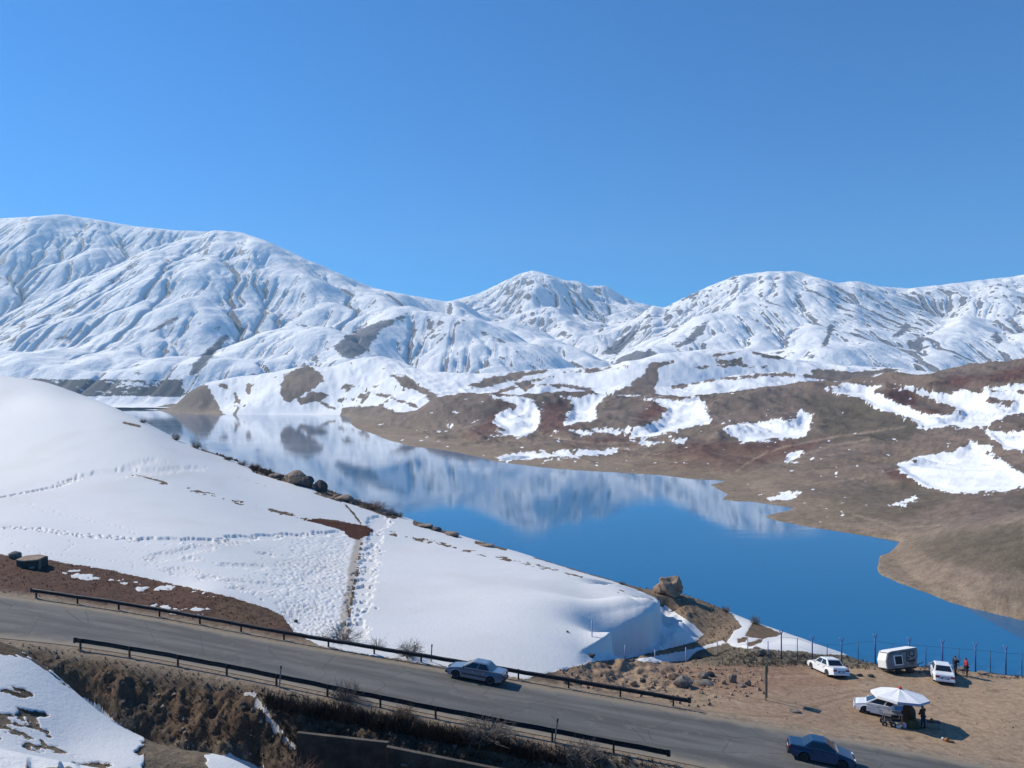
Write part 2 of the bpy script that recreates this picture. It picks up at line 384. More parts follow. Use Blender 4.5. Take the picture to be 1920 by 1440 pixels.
# ------------------------------------------------------------ the far bank: headlands and rolling hills
CT = [(1700, 1050, 322), (1800, 1060, 287), (1920, 1060, 264), (1920, 1105, 250), (1800, 1100, 272), (1755, 993, 362), (1840, 978, 336), (1920, 965, 314), (2150, 935, 290), (2150, 1060, 250),
      (1600, 970, 430), (1500, 930, 520), (1700, 945, 470), (1800, 930, 470), (1920, 925, 460), (1920, 880, 560), (1800, 890, 560), (1650, 900, 560), (1450, 880, 700), (1400, 890, 680),
      (1700, 850, 750), (1850, 835, 750), (1500, 850, 850), (1300, 870, 800), (1300, 855, 860), (1100, 838, 1050), (1000, 825, 1200), (1150, 820, 1200), (1300, 820, 1150), (1500, 810, 1100), (1700, 800, 1000), (1900, 790, 950),
      (1900, 740, 1150), (1700, 760, 1200), (1500, 770, 1250), (1300, 780, 1350), (1150, 790, 1350), (1000, 800, 1400), (900, 800, 1500), (850, 785, 1650), (760, 803, 1650),
      (1280, 741, 1600), (1400, 730, 1600), (1540, 717, 1600), (1680, 709, 1600), (1800, 697, 1600), (1920, 682, 1600), (2150, 665, 1600), (2150, 760, 1000), (2150, 880, 550),
      (865, 740, 1820), (900, 733, 1850), (930, 738, 1850), (990, 742, 1850), (1137, 743, 1800), (807, 773, 2000), (1060, 741, 1850), (720, 790, 2200),
      (1020, 760, 1700), (1085, 762, 1680), (950, 762, 1700),
      (883, 714, 3000), (990, 695, 3200), (1060, 690, 3250), (1133, 689, 3200), (1215, 676, 3000), (1300, 668, 3100), (1393, 657, 3300), (1480, 675, 3300), (1600, 690, 3200), (1700, 700, 3000),
      (1000, 721, 2450), (1100, 727, 2450), (1200, 722, 2350), (1350, 711, 2450), (1450, 702, 2450), (930, 734, 2450), (1280, 726, 2400), (1540, 708, 2450),
      (407, 716, 3900), (465, 706, 3900), (530, 695, 3800), (575, 685, 3700), (610, 692, 3700), (640, 683, 3700), (707, 669, 3700), (750, 679, 3600), (827, 702, 3400),
      (560, 735, 3300), (480, 745, 3350), (450, 765, 3200), (560, 765, 3150), (700, 730, 3100), (780, 745, 2700), (640, 757, 3150), (700, 770, 2700), (750, 768, 2500), (840, 740, 2700),
      (375, 722, 3750), (332, 746, 3850), (405, 748, 3600), (425, 762, 3500), (300, 762, 4000)]
cu = [(a - 960) / F for a, b, c in CT]; cv = [math.log(c) for a, b, c in CT]; cq = [(HY - b) / F - LAKE / c for a, b, c in CT]
# valleys hidden behind the crests: (column, depth, height above the lake)
for px, Y, h in [(1755, 420, 5), (1840, 405, 8), (1950, 390, 9), (2200, 380, 12),
                 (900, 2250, 22), (1060, 2200, 25), (1280, 2000, 35), (1540, 2000, 45), (1800, 2000, 55), (1920, 2100, 70), (2150, 2100, 60), (1137, 2150, 30),
                 (1000, 2760, 55), (1100, 2760, 60), (1350, 2760, 70), (1450, 2760, 80), (1560, 2760, 85), (375, 4250, 8), (440, 4500, 30), (575, 4500, 80), (707, 4600, 80), (883, 3600, 60), (1000, 4200, 60), (1215, 4200, 90), (1393, 4300, 110), (1600, 4200, 110), (1900, 4200, 110), (2200, 4000, 110), (2200, 3000, 100), (1900, 3000, 105),
                 (330, 4350, 4), (250, 4600, 4), (100, 5000, 5), (-200, 5000, 5), (-200, 4600, 4), (400, 5200, 30), (800, 5400, 50), (1300, 5400, 80), (1900, 5400, 80)]:
    cu.append((px - 960) / F); cv.append(math.log(Y)); cq.append(h / Y)
tps = TPS(cu, cv, cq, 2e-5)
nu, nv = 1000, 470
bu = np.linspace(-0.82, 0.82, nu); bv = np.log(np.linspace(0, 1, nv) ** 1.0 * 0 + 1)  # placeholder
bv = np.linspace(math.log(222), math.log(5400), nv)
BU, BV = np.meshgrid(bu.astype(np.float32), bv.astype(np.float32)); BY = np.exp(BV); BX = BU * BY
A_ = tps(BU, BV) * BY
d = -sdf_poly(BX, BY, WATER)          # metres inland
d = d + (fbm(BX / (0.03 * BY), BY / (0.03 * BY) * 0.4, 4, 51) * 0.006 * BY)
A_ = np.maximum(A_, 0.05 * np.abs(A_)) + 0.6
ramp = 1 - np.exp(-np.maximum(d, 0) / (0.010 * BY + 3))
inl = nrm(d, 5, 120)
roll = fbm(BX / 130, BY / 170, 6, 61, ridge=True) * np.minimum(2.2 + 0.011 * BY, 16) * inl * (1 - 0.35 * nrm(BY, 2000, 2600))
gul = fbm(BX / 45 + 0.3 * BY / 45, BY / 160, 4, 63, ridge=True) * np.minimum(1.2 + 0.0035 * BY, 5.5) * inl
ZB = np.where(d > 0, LAKE + 0.25 + np.maximum(A_ + roll + gul - np.minimum(0.0035 * BY, 6), 0.5) * ramp, LAKE - 0.25 * (-d) ** 0.8)
ZB = ZB + fbm(BX / 9, BY / 9, 4, 65) * 0.45 * np.exp(-BY / 900) * nrm(d, 0, 10)
ZB = np.maximum(ZB, LAKE - 12)
PXb = 960 + F * BU; PYb = HY - F * ZB / BY
warp1 = fbm(PXb / 22, PYb / 9, 5, 71); warp2 = fbm(PXb / 6, PYb / 3, 3, 73); warp3 = fbm(PXb / 60, PYb / 12, 4, 75)
def snow_px(polys, amp=6, w=5):
    m = np.full(BX.shape, -30.0, np.float32)
    for P in polys: m = np.maximum(m, sdf_poly(PXb, PYb, P, 30))
    return m
near = [  # snow fields (columns, rows), fresh and thawing
    [(920, 742), (985, 745), (1005, 755), (1012, 780), (1008, 808), (985, 816), (915, 820), (945, 805), (922, 790), (940, 770), (970, 760), (935, 748)],
    [(1045, 742), (1135, 743), (1120, 756), (1118, 770), (1108, 790), (1060, 795), (1068, 770), (1070, 752)],
    [(1210, 748), (1310, 746), (1332, 788), (1290, 800), (1215, 820), (1180, 822), (1190, 805), (1240, 785), (1250, 765)],
    [(820, 812), (848, 797), (850, 800), (832, 812)],
    [(1070, 806), (1180, 803), (1178, 812), (1075, 814)], [(930, 858), (967, 848), (1155, 844), (1160, 848), (1040, 858), (945, 866)],
    [(1200, 830), (1290, 822), (1280, 828), (1205, 835)],
    [(1352, 802), (1400, 795), (1490, 785), (1500, 772), (1528, 774), (1515, 818), (1440, 825), (1395, 829), (1370, 818)],
    [(1468, 866), (1480, 852), (1502, 846), (1498, 860), (1480, 868)],
    [(1545, 728), (1600, 720), (1650, 722), (1640, 735), (1700, 760), (1740, 775), (1790, 778), (1760, 800), (1730, 802), (1700, 782), (1640, 765), (1610, 745), (1560, 738)],
    [(1690, 722), (1760, 735), (1870, 730), (1925, 738), (1925, 775), (1880, 782), (1850, 798), (1720, 802), (1740, 782), (1800, 770), (1770, 755), (1720, 738)],
    [(1820, 735), (1870, 722), (1930, 715), (1930, 728), (1880, 735)],
    [(1680, 872), (1720, 858), (1790, 845), (1820, 828), (1860, 835), (1850, 848), (1880, 862), (1925, 895), (1925, 912), (1860, 920), (1790, 925), (1740, 915), (1700, 890)],
    [(1850, 808), (1925, 805), (1925, 850), (1880, 840)],
    [(1415, 940), (1450, 930), (1475, 924), (1500, 926), (1495, 936), (1440, 936)],
    [(1665, 948), (1690, 938), (1715, 930), (1720, 935), (1690, 946), (1670, 950)],
]
holes = [[(1700, 735), (1760, 750), (1775, 765), (1720, 758)], [(1855, 745), (1900, 752), (1895, 760), (1850, 755)], [(1760, 725), (1925, 712), (1925, 720), (1800, 728)]]
sN = snow_px(near)
for Pq in holes: sN = np.minimum(sN, -sdf_poly(PXb, PYb, Pq, 30))
sdfs = sN * 0.8 + warp1 * 7.0 + warp2 * 4.5 + (fbm(PXb / 3, PYb / 1.6, 3, 77)) * 3
# scattered leftovers
sdfs = np.maximum(sdfs, (fbm(PXb / 14, PYb / 5, 4, 81) - 0.57) * 30 - np.where((BY > 420) & (d > 8), 0, 40) - 3 * (1 - nrm(PYb, 690, 800)))
# the far snowy hills
far = nrm(BY + 60 * fbm(BX / 200, BY / 200, 3, 79), 1930, 2080)
fx = PXb; fy = PYb
barepoly = [
    [(284, 769), (330, 745), (373, 720), (392, 728), (402, 745), (412, 765), (424, 780), (300, 782)],
    [(527, 712), (545, 695), (575, 684), (598, 695), (610, 715), (590, 728), (560, 745), (545, 757), (530, 750), (525, 735)],
    [(555, 748), (590, 735), (625, 738), (610, 748), (580, 755), (560, 762)],
    [(735, 703), (760, 705), (790, 725), (825, 745), (815, 750), (780, 735), (745, 720)],
    [(640, 765), (700, 758), (760, 775), (810, 772), (900, 735), (900, 850), (640, 850)],
    [(870, 722), (960, 698), (1040, 692), (1010, 700), (965, 712), (900, 730)],
    [(965, 720), (1000, 708), (1040, 705), (990, 722), (985, 735)],
    [(1140, 742), (1180, 722), (1210, 700), (1216, 680), (1262, 678), (1235, 690), (1232, 715), (1225, 742)],
    [(1060, 695), (1140, 690), (1120, 697), (1070, 698)],
    [(1518, 690), (1545, 692), (1600, 695), (1660, 690), (1690, 692), (1600, 716), (1530, 712)],
    [(1340, 675), (1395, 670), (1385, 680), (1345, 684)],
]
bf = np.full(BX.shape, -30.0, np.float32)
for ln, wd in (([(925, 739), (960, 728), (1000, 721), (1060, 724), (1110, 733)], 2.6), ([(1262, 728), (1340, 712), (1400, 706), (1460, 702), (1530, 706)], 2.2), ([(1290, 690), (1360, 684), (1440, 688)], 1.8), ([(1330, 668), (1395, 658), (1470, 672)], 1.4), ([(1040, 700), (1100, 692), (1180, 690)], 1.4), ([(650, 720), (690, 735), (740, 748), (780, 762)], 2.0), ([(590, 745), (620, 765), (660, 772)], 2.0), ([(415, 722), (440, 735), (448, 760), (440, 776)], 2.2)):
    bf = np.maximum(bf, sdf_line(PXb, PYb, ln, wd, 30))
for Pq in barepoly: bf = np.maximum(bf, sdf_poly(PXb, PYb, Pq, 30))
gyb, gxb = np.gradient(ZB); dXu = np.gradient(BX, axis=1); dYv = np.gradient(BY, axis=0)
sx = gxb / dXu
streak = (sx - 0.10) * 26 + fbm(PXb / 22, PYb / 7, 5, 91) * 17 - 13.5
bf = np.maximum(bf + warp1 * 6 + warp2 * 4, streak - 3 + 5 * fbm(PXb / 5, PYb / 2, 3, 93))
sdfs = sdfs * (1 - far) + far * (-bf)
HOL = np.clip(sN, 0, 14) / 14; HOL = HOL * HOL * (3 - 2 * HOL)
ZB = ZB - HOL * 0.0045 * BY
# ground colour
def blend(c, m, col): return c + (np.array(col, np.float32) - c) * np.clip(m, 0, 1)[..., None]
c = np.zeros(BX.shape + (3,), np.float32) + np.array((0.185, 0.140, 0.113), np.float32)
c = blend(c, nrm(fbm(BX / 110, BY / 110, 5, 101), -0.15, 0.45) * 0.7, (0.125, 0.100, 0.078))
c = blend(c, nrm(fbm(BX / 60, BY / 140, 5, 103), 0.05, 0.5) * 0.6, (0.21, 0.155, 0.115))
red = [[(1180, 890), (1230, 848), (1300, 830), (1420, 832), (1560, 825), (1470, 862), (1400, 885), (1345, 898), (1260, 890)],
       [(860, 830), (905, 790), (960, 755), (930, 745), (940, 800), (915, 822)], [(1015, 815), (1010, 770), (1045, 745), (1068, 748), (1060, 800), (1100, 800), (1020, 815)],
       [(1190, 790), (1215, 752), (1245, 752), (1248, 775), (1215, 788)], [(1640, 735), (1700, 728), (1725, 745), (1720, 765), (1770, 765), (1760, 780), (1690, 765)], [(1050, 830), (1180, 815), (1200, 830), (1120, 840)],
       [(1740, 715), (1920, 693), (1920, 712), (1760, 728)], [(1655, 880), (1700, 885), (1720, 905), (1680, 905)]]
m = np.full(BX.shape, -30.0, np.float32)
for Pq in red: m = np.maximum(m, sdf_poly(PXb, PYb, Pq, 30))
c = blend(c, nrm(m + warp1 * 12, -9, 8) * 0.95, (0.118, 0.060, 0.050))
gr = [[(1480, 745), (1600, 735), (1660, 760), (1740, 800), (1700, 830), (1560, 830), (1530, 780)], [(1490, 930), (1700, 900), (1800, 930), (1700, 975), (1500, 985)], [(1690, 1010), (1755, 1000), (1920, 975), (1930, 1080), (1760, 1060)]]
m = np.full(BX.shape, -30.0, np.float32)
for Pq in gr: m = np.maximum(m, sdf_poly(PXb, PYb, Pq, 30))
c = blend(c, nrm(m + warp1 * 10, -6, 10) * 0.85, (0.100, 0.084, 0.062))
tan = np.exp(-np.maximum(ZB - LAKE, 0) / (4.5 + 0.002 * BY))
c = blend(c, tan * 0.95, (0.25, 0.19, 0.132))
str_ = fbm(BX / 300, (ZB - LAKE) * 1.1 + 0.5 * warp3, 3, 111)
c = c * (1 + 0.16 * str_ * nrm(20 - (ZB - LAKE), 0, 10))[..., None]
c = c * (1 + 0.10 * warp2 + 0.10 * warp1 + 0.20 * fbm(BX / 14, BY / 14, 4, 131))[..., None]
dotn = nrm(fbm(BX / 3.2, BY / 3.2, 2, 121), 0.35, 0.6) * np.exp(-BY / 700)
c = blend(c, dotn * 0.45, (0.07, 0.055, 0.045))
# faint cart tracks
for ln in ([(1380, 885), (1400, 868), (1440, 848), (1470, 838), (1560, 820), (1700, 800)], [(1560, 905), (1640, 890), (1690, 878)], [(1010, 812), (1060, 824), (1120, 832), (1260, 826)], [(1480, 862), (1560, 835), (1640, 822)],
           [(1830, 845), (1880, 870), (1920, 890)], [(700, 815), (760, 818), (830, 830), (900, 835)], [(1600, 965), (1640, 975), (1680, 990), (1760, 985)]):
    c = blend(c, nrm(sdf_line(PXb, PYb, ln, 1.6, 10) + warp2 * 1.5, -1.2, 1.5) * 0.6, (0.33, 0.25, 0.185))
hills = grid_mesh('hills', BX, BY, ZB, {'snow': sdfs, 'col': np.clip(c, 0.01, 1)})
hills['kind'] = 'structure'
k = NM('hill_earth_and_snow')
fn = k.noise(k.pos((0.2, 0.2, 0.2)), 1.0, 6, 0.65); fm = k.noise(k.pos((0.02, 0.02, 0.02)), 1.0, 6, 0.6)
s = k.math('ADD', k.attr('snow'), k.math('ADD', k.math('MULTIPLY', k.math('SUBTRACT', fn, 0.5), 7.0), k.math('MULTIPLY', k.math('SUBTRACT', fm, 0.5), 7.0)))
f9 = k.noise(k.pos((1.3, 1.3, 1.3)), 1.0, 4, 0.65)
soil = k.mix(k.ramp(k.math('ADD', k.math('MULTIPLY', fn, 0.5), k.math('MULTIPLY', f9, 0.5)), 0.38, 0.62), k.mix(1.0, k.attr('col', 'Color'), (0.78, 0.78, 0.78), 'MULTIPLY'), k.mix(1.0, k.attr('col', 'Color'), (1.25, 1.25, 1.25), 'MULTIPLY'))
k.set(Base_Color=k.mix(k.ramp(s, -0.8, 0.8), soil, (0.82, 0.83, 0.84)), Roughness=0.85, Specular_IOR_Level=0.15,
      Normal=k.bump(k.math('ADD', k.math('MULTIPLY', fn, 0.9), k.math('ADD', k.math('MULTIPLY', fm, 5.0), k.math('MULTIPLY', f9, 0.28))), 0.6, 1.0))
hills.data.materials.append(k.m)
# ------------------------------------------------------------ the near bank: snowy hill, road shelf, car park, gully
def zroad(X, Y=None): return -(21.4 + 0.10 * X)
def road_pt(px, py):
    u = (px - 960) / F; Y = 21.4 / ((py - HY) / F - 0.1 * u); X = u * Y
    return np.array((X, Y, zroad(X)))
FAR_E = [(-420, 1060), (-200, 1087), (0, 1117), (250, 1152), (500, 1201), (750, 1243), (1000, 1285), (1150, 1311), (1300, 1338), (1500, 1371), (1700, 1408), (1870, 1441), (2050, 1478), (2300, 1535)]
NEAR_E = [(-420, 1165), (-200, 1180), (0, 1196), (130, 1208), (300, 1236), (500, 1275), (750, 1328), (1000, 1376), (1250, 1424), (1500, 1476), (1750, 1530), (2000, 1590), (2300, 1660)]
fe = np.array([road_pt(*p) for p in FAR_E]); ne = np.array([road_pt(*p) for p in NEAR_E])
def smooth_line(P, n=160):
    t = np.r_[0, np.cumsum(np.hypot(*np.diff(P[:, :2], axis=0).T))]
    s = np.linspace(0, t[-1], n); Q = np.stack([np.interp(s, t, P[:, i]) for i in range(3)], 1)
    for _ in range(60): Q[1:-1] = (Q[:-2] + 2 * Q[1:-1] + Q[2:]) / 4
    return Q
fe, ne = smooth_line(fe), smooth_line(ne)
ROADP = [tuple(p[:2]) for p in fe] + [tuple(p[:2]) for p in ne[::-1]]

C2 = [  # visible control points (column, row, depth)
    (-300, 700, 250), (0, 705, 240), (100, 722, 228), (200, 758, 214), (330, 824, 190), (480, 880, 165), (560, 904, 150), (640, 933, 143), (740, 965, 137), (860, 1005, 130), (950, 1031, 124), (1080, 1070, 105), (1200, 1104, 95),
    (0, 960, 100), (0, 880, 135), (0, 800, 160), (0, 750, 190), (-300, 900, 130), (-300, 790, 185), (200, 1010, 88), (330, 1106, 72), (330, 1000, 92), (330, 920, 120),
    (560, 1080, 83), (560, 980, 115), (860, 1150, 74), (860, 1080, 92), (760, 1020, 112), (1080, 1235, 66), (1080, 1150, 77.5), (1200, 1150, 80), (1150, 1128, 87),
    (0, 1042, 77), (200, 1070, 75.5), (400, 1108, 71), (540, 1160, 68),
    (-300, 1030, 82), (-300, 1085, 72),
    (1150, 1198, 70.5), (1100, 1222, 68), (1222, 1152, 81), (1228, 1128, 87),
    (1315, 1190, 92), (1260, 1215, 85), (1180, 1236, 77), 
    (1262, 1106, 110), (1350, 1138, 106), (1400, 1162, 101), (1460, 1183, 97), (1530, 1208, 92), (1590, 1229, 87),
    (1350, 1190, 91), (1250, 1226, 81), (1450, 1205, 88), (1400, 1213, 84), (1300, 1238, 76),
    (1400, 1222, 79), (1470, 1222, 80), (1540, 1240, 78), (1340, 1232, 77),
    (1300, 1300, 62.5), (1436, 1312, 61.5), (1500, 1262, 71), (1550, 1264, 71), (1700, 1266, 71), (1780, 1284, 68.5), (1900, 1275, 70.5), (1700, 1362, 58.8), (1900, 1350, 60), (2100, 1300, 67), (2300, 1330, 64),
    (1640, 1252, 73.5), (1760, 1254, 73.3), (1850, 1265, 72), (1920, 1272, 71),
    (1100, 1290, 60.5), (1150, 1250, 67), (1200, 1265, 66),
    # gully and near slope
    (0, 1228, 40), (60, 1243, 39.5), (150, 1308, 37), (262, 1388, 34), (0, 1440, 27), (270, 1440, 30.5), (100, 1330, 33), (130, 1400, 31),
    (-300, 1230, 38), (-300, 1440, 26), (430, 1425, 34), (380, 1500, 30), (560, 1500, 33), (600, 1620, 27), (0, 1700, 19), (960, 1900, 17), (1500, 1800, 22), (1900, 1900, 20),
]
cu = [(a - 960) / F for a, b, c in C2]; cv = [math.log(c) for a, b, c in C2]; cq = [(HY - b) / F for a, b, c in C2]
def wpt(X, Y, Z): cu.append(X / Y); cv.append(math.log(Y)); cq.append(Z / Y)
for Q, dz in ((fe, 0.05), (ne, -0.05)):
    for p in Q[::8]: wpt(p[0], p[1], p[2] + dz)
for px, Y, z in [  # hidden ground: lakeward flanks, gully floor
        (0, 300, -22), (-300, 310, -22), (200, 262, -38), (330, 228, -38), (560, 185, -44), (740, 168, -44), (860, 158, -44), (1080, 138, -45), (1262, 130, -45), (1400, 120, -46), (1530, 110, -46), (1700, 92, -42), (1900, 90, -42), (2100, 90, -42), (2300, 88, -42),
        (0, 410, -84), (-300, 410, -84), (330, 300, -84), (560, 250, -84), (860, 210, -84), (1262, 170, -84), (1530, 145, -84), (1900, 120, -80), (2300, 120, -80),
        (0, 48, -22.5), (150, 47, -24.0), (300, 47, -24.3), (420, 46, -24.5), (560, 44.5, -26.5), (720, 43, -27.5), (880, 42.5, -28.5), (1050, 40, -29), (1300, 36, -30), (1600, 32, -31), (1900, 30, -31), (-300, 48, -21),
        (0, 54.0, -18.2), (200, 53.2, -19.6), (400, 52.0, -20.4), (560, 50.8, -20.6), (720, 49.8, -21.1), (870, 48.6, -21.7), (1040, 47.6, -22.7), (1250, 46, -24), (1500, 43, -25.5), (1900, 40, -28),
        (720, 35, -23), (900, 32, -22), (1300, 28, -22), (1900, 24, -21), (960, 8, -4.5), (960, 3.2, -2.2), (-300, 8, -3.5), (2200, 8, -4.5)]:
    wpt((px - 960) / F * Y, Y, z)
tps2 = TPS(cu, cv, cq, 1e-5)
nu = 960
gu = np.linspace(-0.80, 0.80, nu)
Ys = np.r_[np.geomspace(3.0, 25, 40)[:-1], np.geomspace(25, 60, 400)[:-1], np.geomspace(60, 125, 260)[:-1], np.geomspace(125, 260, 120)[:-1], np.geomspace(260, 420, 20)]
GU, GV = np.meshgrid(gu.astype(np.float32), np.log(Ys).astype(np.float32)); GY = np.exp(GV); GX = GU * GY
ZA = tps2(GU, GV) * GY
dr = sdf_poly(GX, GY, ROADP)          # metres into the road
PX0 = 960 + F * GU; PY0 = HY - F * ZA / GY
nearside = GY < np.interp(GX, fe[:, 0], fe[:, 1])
# embankment below the road: steep cut falling to the gully floor
edge = np.interp(GX, ne[:, 0], ne[:, 1])
out_ = edge - GY - 1.5                # metres beyond the shoulder towards the camera
wall_px = (PX0 > 505) & (PX0 < 1150)
emb = zroad(GX) - 0.15 - np.clip(out_, 0, 2.0) * 0.35 - nrm(out_, 1.5, 6.5) * (4.3 + 0.02 * (GX + 40)) 
# the shelf of the road
k1 = nrm(-dr, 0.3, 2.6)
ZA = np.where(dr > -2.6, zroad(GX) - 0.035 + (ZA - zroad(GX) + 0.035) * k1, ZA)
SILX = [-300, 0, 60, 100, 200, 260, 330, 400, 480, 560, 640, 740, 860, 950, 1080, 1200, 1262, 1310, 1350, 1400, 1460, 1530, 1600]
SILY = [690, 705, 712, 721, 758, 786, 824, 850, 878, 903, 931, 964, 1004, 1030, 1069, 1103, 1110, 1124, 1140, 1162, 1183, 1208, 1234]
for _ in range(3):
    rows = HY - F * ZA / GY; mk = GY > 82
    rr0 = np.where(mk, rows, 1e9); js = rr0.argmin(0); act = rr0.min(0)
    dl = np.interp(960 + F * gu, SILX, SILY) - act
    dl[(960 + F * gu) > 1600] = 0
    dl = np.convolve(np.pad(dl, 20, mode='edge'), np.hanning(43)[1:-1] / np.hanning(43).sum(), 'valid')
    Yk = np.interp(960 + F * gu, [-300, 0, 100, 200, 330, 480, 560, 640, 740, 860, 950, 1080, 1200, 1262, 1350, 1400, 1460, 1530, 1590], [250, 240, 228, 214, 190, 165, 150, 143, 137, 130, 122, 106, 96, 104, 104, 101, 97, 92, 87]); ZA = ZA - (dl / F)[None, :] * GY * nrm(GY, 0.62 * Yk[None, :], 0.97 * Yk[None, :])
# ravine cut into the bank (shaded hollow at the left)
rx = (GX - np.interp(GY, [36, 54], [-22.5, -30.6]))
rv = np.clip(1 - np.abs(rx) / 3.0, 0, 1) ** 0.7 * nrm(GY, 40, 46) * (1 - nrm(GY, 51.5, 54.0))
ZA = ZA - 3.6 * rv * np.where(nearside, 1, 0)
rx2 = (GX - np.interp(GY, [40, 52], [-13.3, -17.0]))
ZA = ZA - 1.6 * np.clip(1 - np.abs(rx2) / 2.2, 0, 1) * nrm(GY, 41, 45) * (1 - nrm(GY, 49, 51))
# steep end of the snow field
PYq = HY - F * ZA / GY; PXq = PX0

TOPE = [(700, 1000), (1240, 1126), (1238, 1146), (1228, 1164), (1195, 1181), (1150, 1198), (1108, 1214), (1055, 1238), (900, 1260)]
q0 = sdf_poly(PXq, PYq, TOPE, 120)
q0 = q0 + 7.0 * fbm(GX / 3.0, GY / 3.0, 4, 231)
lump = fbm(GX / 1.6, GY / 2.4, 4, 233)
hereb = (PXq > 1000) & (PXq < 1400) & (GY > 62) & (GY < 100)
hx = nrm(PXq, 1080, 1180)
ZA = ZA + np.where(hereb, hx * (0.7 * nrm(q0, -1, 1.5) * (1 - nrm(q0, 3, 70)) - 1.7 * (1 - nrm(q0, -3, 2)) * (1 - nrm(-q0, 4, 60)) + 0.75 * lump * nrm(-q0, -6, 3) * (1 - nrm(-q0, 50, 80))), 0)
# --- image-plane rows of the ground, used to lay out what covers it
PY = HY - F * ZA / GY; PX = PX0
wA = fbm(GX / 2.2, GY / 2.2, 4, 201); wB = fbm(GX / 0.55, GY / 0.55, 4, 203); wC = fbm(GX / 9, GY / 9, 4, 205)
SN = np.full(GX.shape, -30.0, np.float32); wN = fbm(GX / 0.25, GY / 0.25, 3, 207)
snowp = [
    [(-600, 300), (900, 300), (1000, 1046), (1080, 1071), (1160, 1094), (1225, 1120), (1262, 1146), (1300, 1172), (1318, 1190), (1302, 1205), (1215, 1227), (1175, 1237), (1112, 1242), (1062, 1256), (1030, 1262), (985, 1275), (850, 1253), (700, 1230), (600, 1212), (555, 1190), (530, 1156), (500, 1142), (440, 1122), (330, 1098), (200, 1069), (60, 1046), (0, 1041), (-300, 1010), (-600, 990)],
    [(1367, 1146), (1408, 1163), (1461, 1182), (1500, 1195), (1560, 1215), (1597, 1231), (1540, 1227), (1500, 1222), (1426, 1219), (1376, 1214), (1362, 1205), (1376, 1184), (1392, 1176)],
    [(1186, 1239), (1240, 1229), (1284, 1221), (1355, 1202), (1362, 1207), (1305, 1223), (1287, 1240), (1230, 1242)],
    [(-300, 1190), (0, 1226), (60, 1240), (100, 1268), (150, 1308), (200, 1345), (262, 1386), (268, 1400), (252, 1415), (272, 1450), (170, 1430), (110, 1395), (70, 1352), (30, 1335), (-300, 1300)],
    [(-300, 1360), (0, 1392), (60, 1410), (130, 1425), (110, 1460), (-300, 1440)],
    [(385, 1420), (430, 1416), (500, 1450), (390, 1450)],
    [(456, 1298), (480, 1298), (500, 1335), (545, 1385), (556, 1408), (540, 1412), (510, 1375), (482, 1335)],
]
for Pq in snowp: SN = np.maximum(SN, sdf_poly(PX, PY, Pq, 30))
SN = np.where((GY > 130) & (SN < -25), np.where(ZA > -60, 10, -20), SN)
brown = [  # bare ground showing inside the snow
    [(575, 976), (600, 974), (640, 979), (685, 987), (698, 993), (690, 1003), (672, 1012), (655, 1008), (645, 995), (610, 985)],
    [(1412, 1168), (1465, 1190), (1432, 1198), (1398, 1193)], [(1380, 1200), (1400, 1196), (1398, 1204), (1385, 1207)], [(1400, 1207), (1430, 1199), (1425, 1206), (1405, 1212)],
    [(20, 1290), (60, 1305), (40, 1312), (0, 1300)], [(30, 1330), (95, 1345), (100, 1352), (60, 1350)],
]
for Pq in brown: SN = np.minimum(SN, -sdf_poly(PX, PY, Pq, 30) - 1)
for ln, wd in ([([(232, 793), (262, 800)], 2.2), ([(248, 889), (312, 906)], 1.6), ([(505, 956), (548, 967)], 2.0), ([(648, 948), (664, 965), (676, 982)], 1.8), ([(440, 893), (500, 912)], 0.0),
                ([(380, 843), (420, 856), (480, 874)], 2.6), ([(480, 878), (560, 901), (592, 908)], 10), ([(600, 917), (650, 934), (700, 950), (738, 965)], 9.0), ([(780, 980), (815, 990), (856, 1003)], 6.0), ([(893, 1018), (920, 1022), (948, 1030)], 3.0),
                ([(590, 925), (640, 941)], 1.6), ([(1165, 1094), (1185, 1098)], 3.0)]):
    SN = np.minimum(SN, -sdf_line(PX, PY, ln, wd, 30) + 0.0)
# speckled line of tufts along the upper field, and on the right end
for ln, wd in (([(300, 905), (360, 920), (430, 938), (505, 957), (580, 975)], 3.0), ([(720, 998), (800, 1015), (900, 1038), (1000, 1060), (1090, 1084)], 3.0), ([(1160, 1110), (1220, 1128), (1240, 1140)], 3.5)):
    l = sdf_line(PX, PY, ln, wd, 30); SN = np.minimum(SN, np.where(l > -3, 4 - (l + 3) * 1.1 * nrm(wA + wB, 0.12, 0.45) * 2.2, SN))
# snow scraps on the red bank
scr = np.full(GX.shape, -30.0, np.float32)
for Pq in ([(95, 1075), (140, 1070), (190, 1080), (260, 1088), (330, 1098), (410, 1120), (400, 1128), (330, 1115), (230, 1100), (130, 1088)], [(280, 1130), (360, 1140), (420, 1140), (380, 1150), (300, 1145)]):
    scr = np.maximum(scr, sdf_poly(PX, PY, Pq, 30))
SN = np.maximum(SN, np.minimum(scr, 6) - 6 + (wA + wB) * 15)
SN = np.maximum(SN, np.where((PX < 270) & (PY > 1225) & (GY < 45), -1.2 + (wA * 0.5 + wB + 0.7 * wN) * 8 + np.clip(SN, -8, 0) * 0.25, -30))
loc = np.clip(45 / GY, 0.3, 1.2)
SN = np.where(SN > -29, SN + np.where(GY < 45, wA * 2 + wB * 5 + wN * 3, wA * 3.4 + wB * 2.6) * loc * np.where(GY < 125, 1, 0.5), SN)
snowm = nrm(SN, -1, 1)

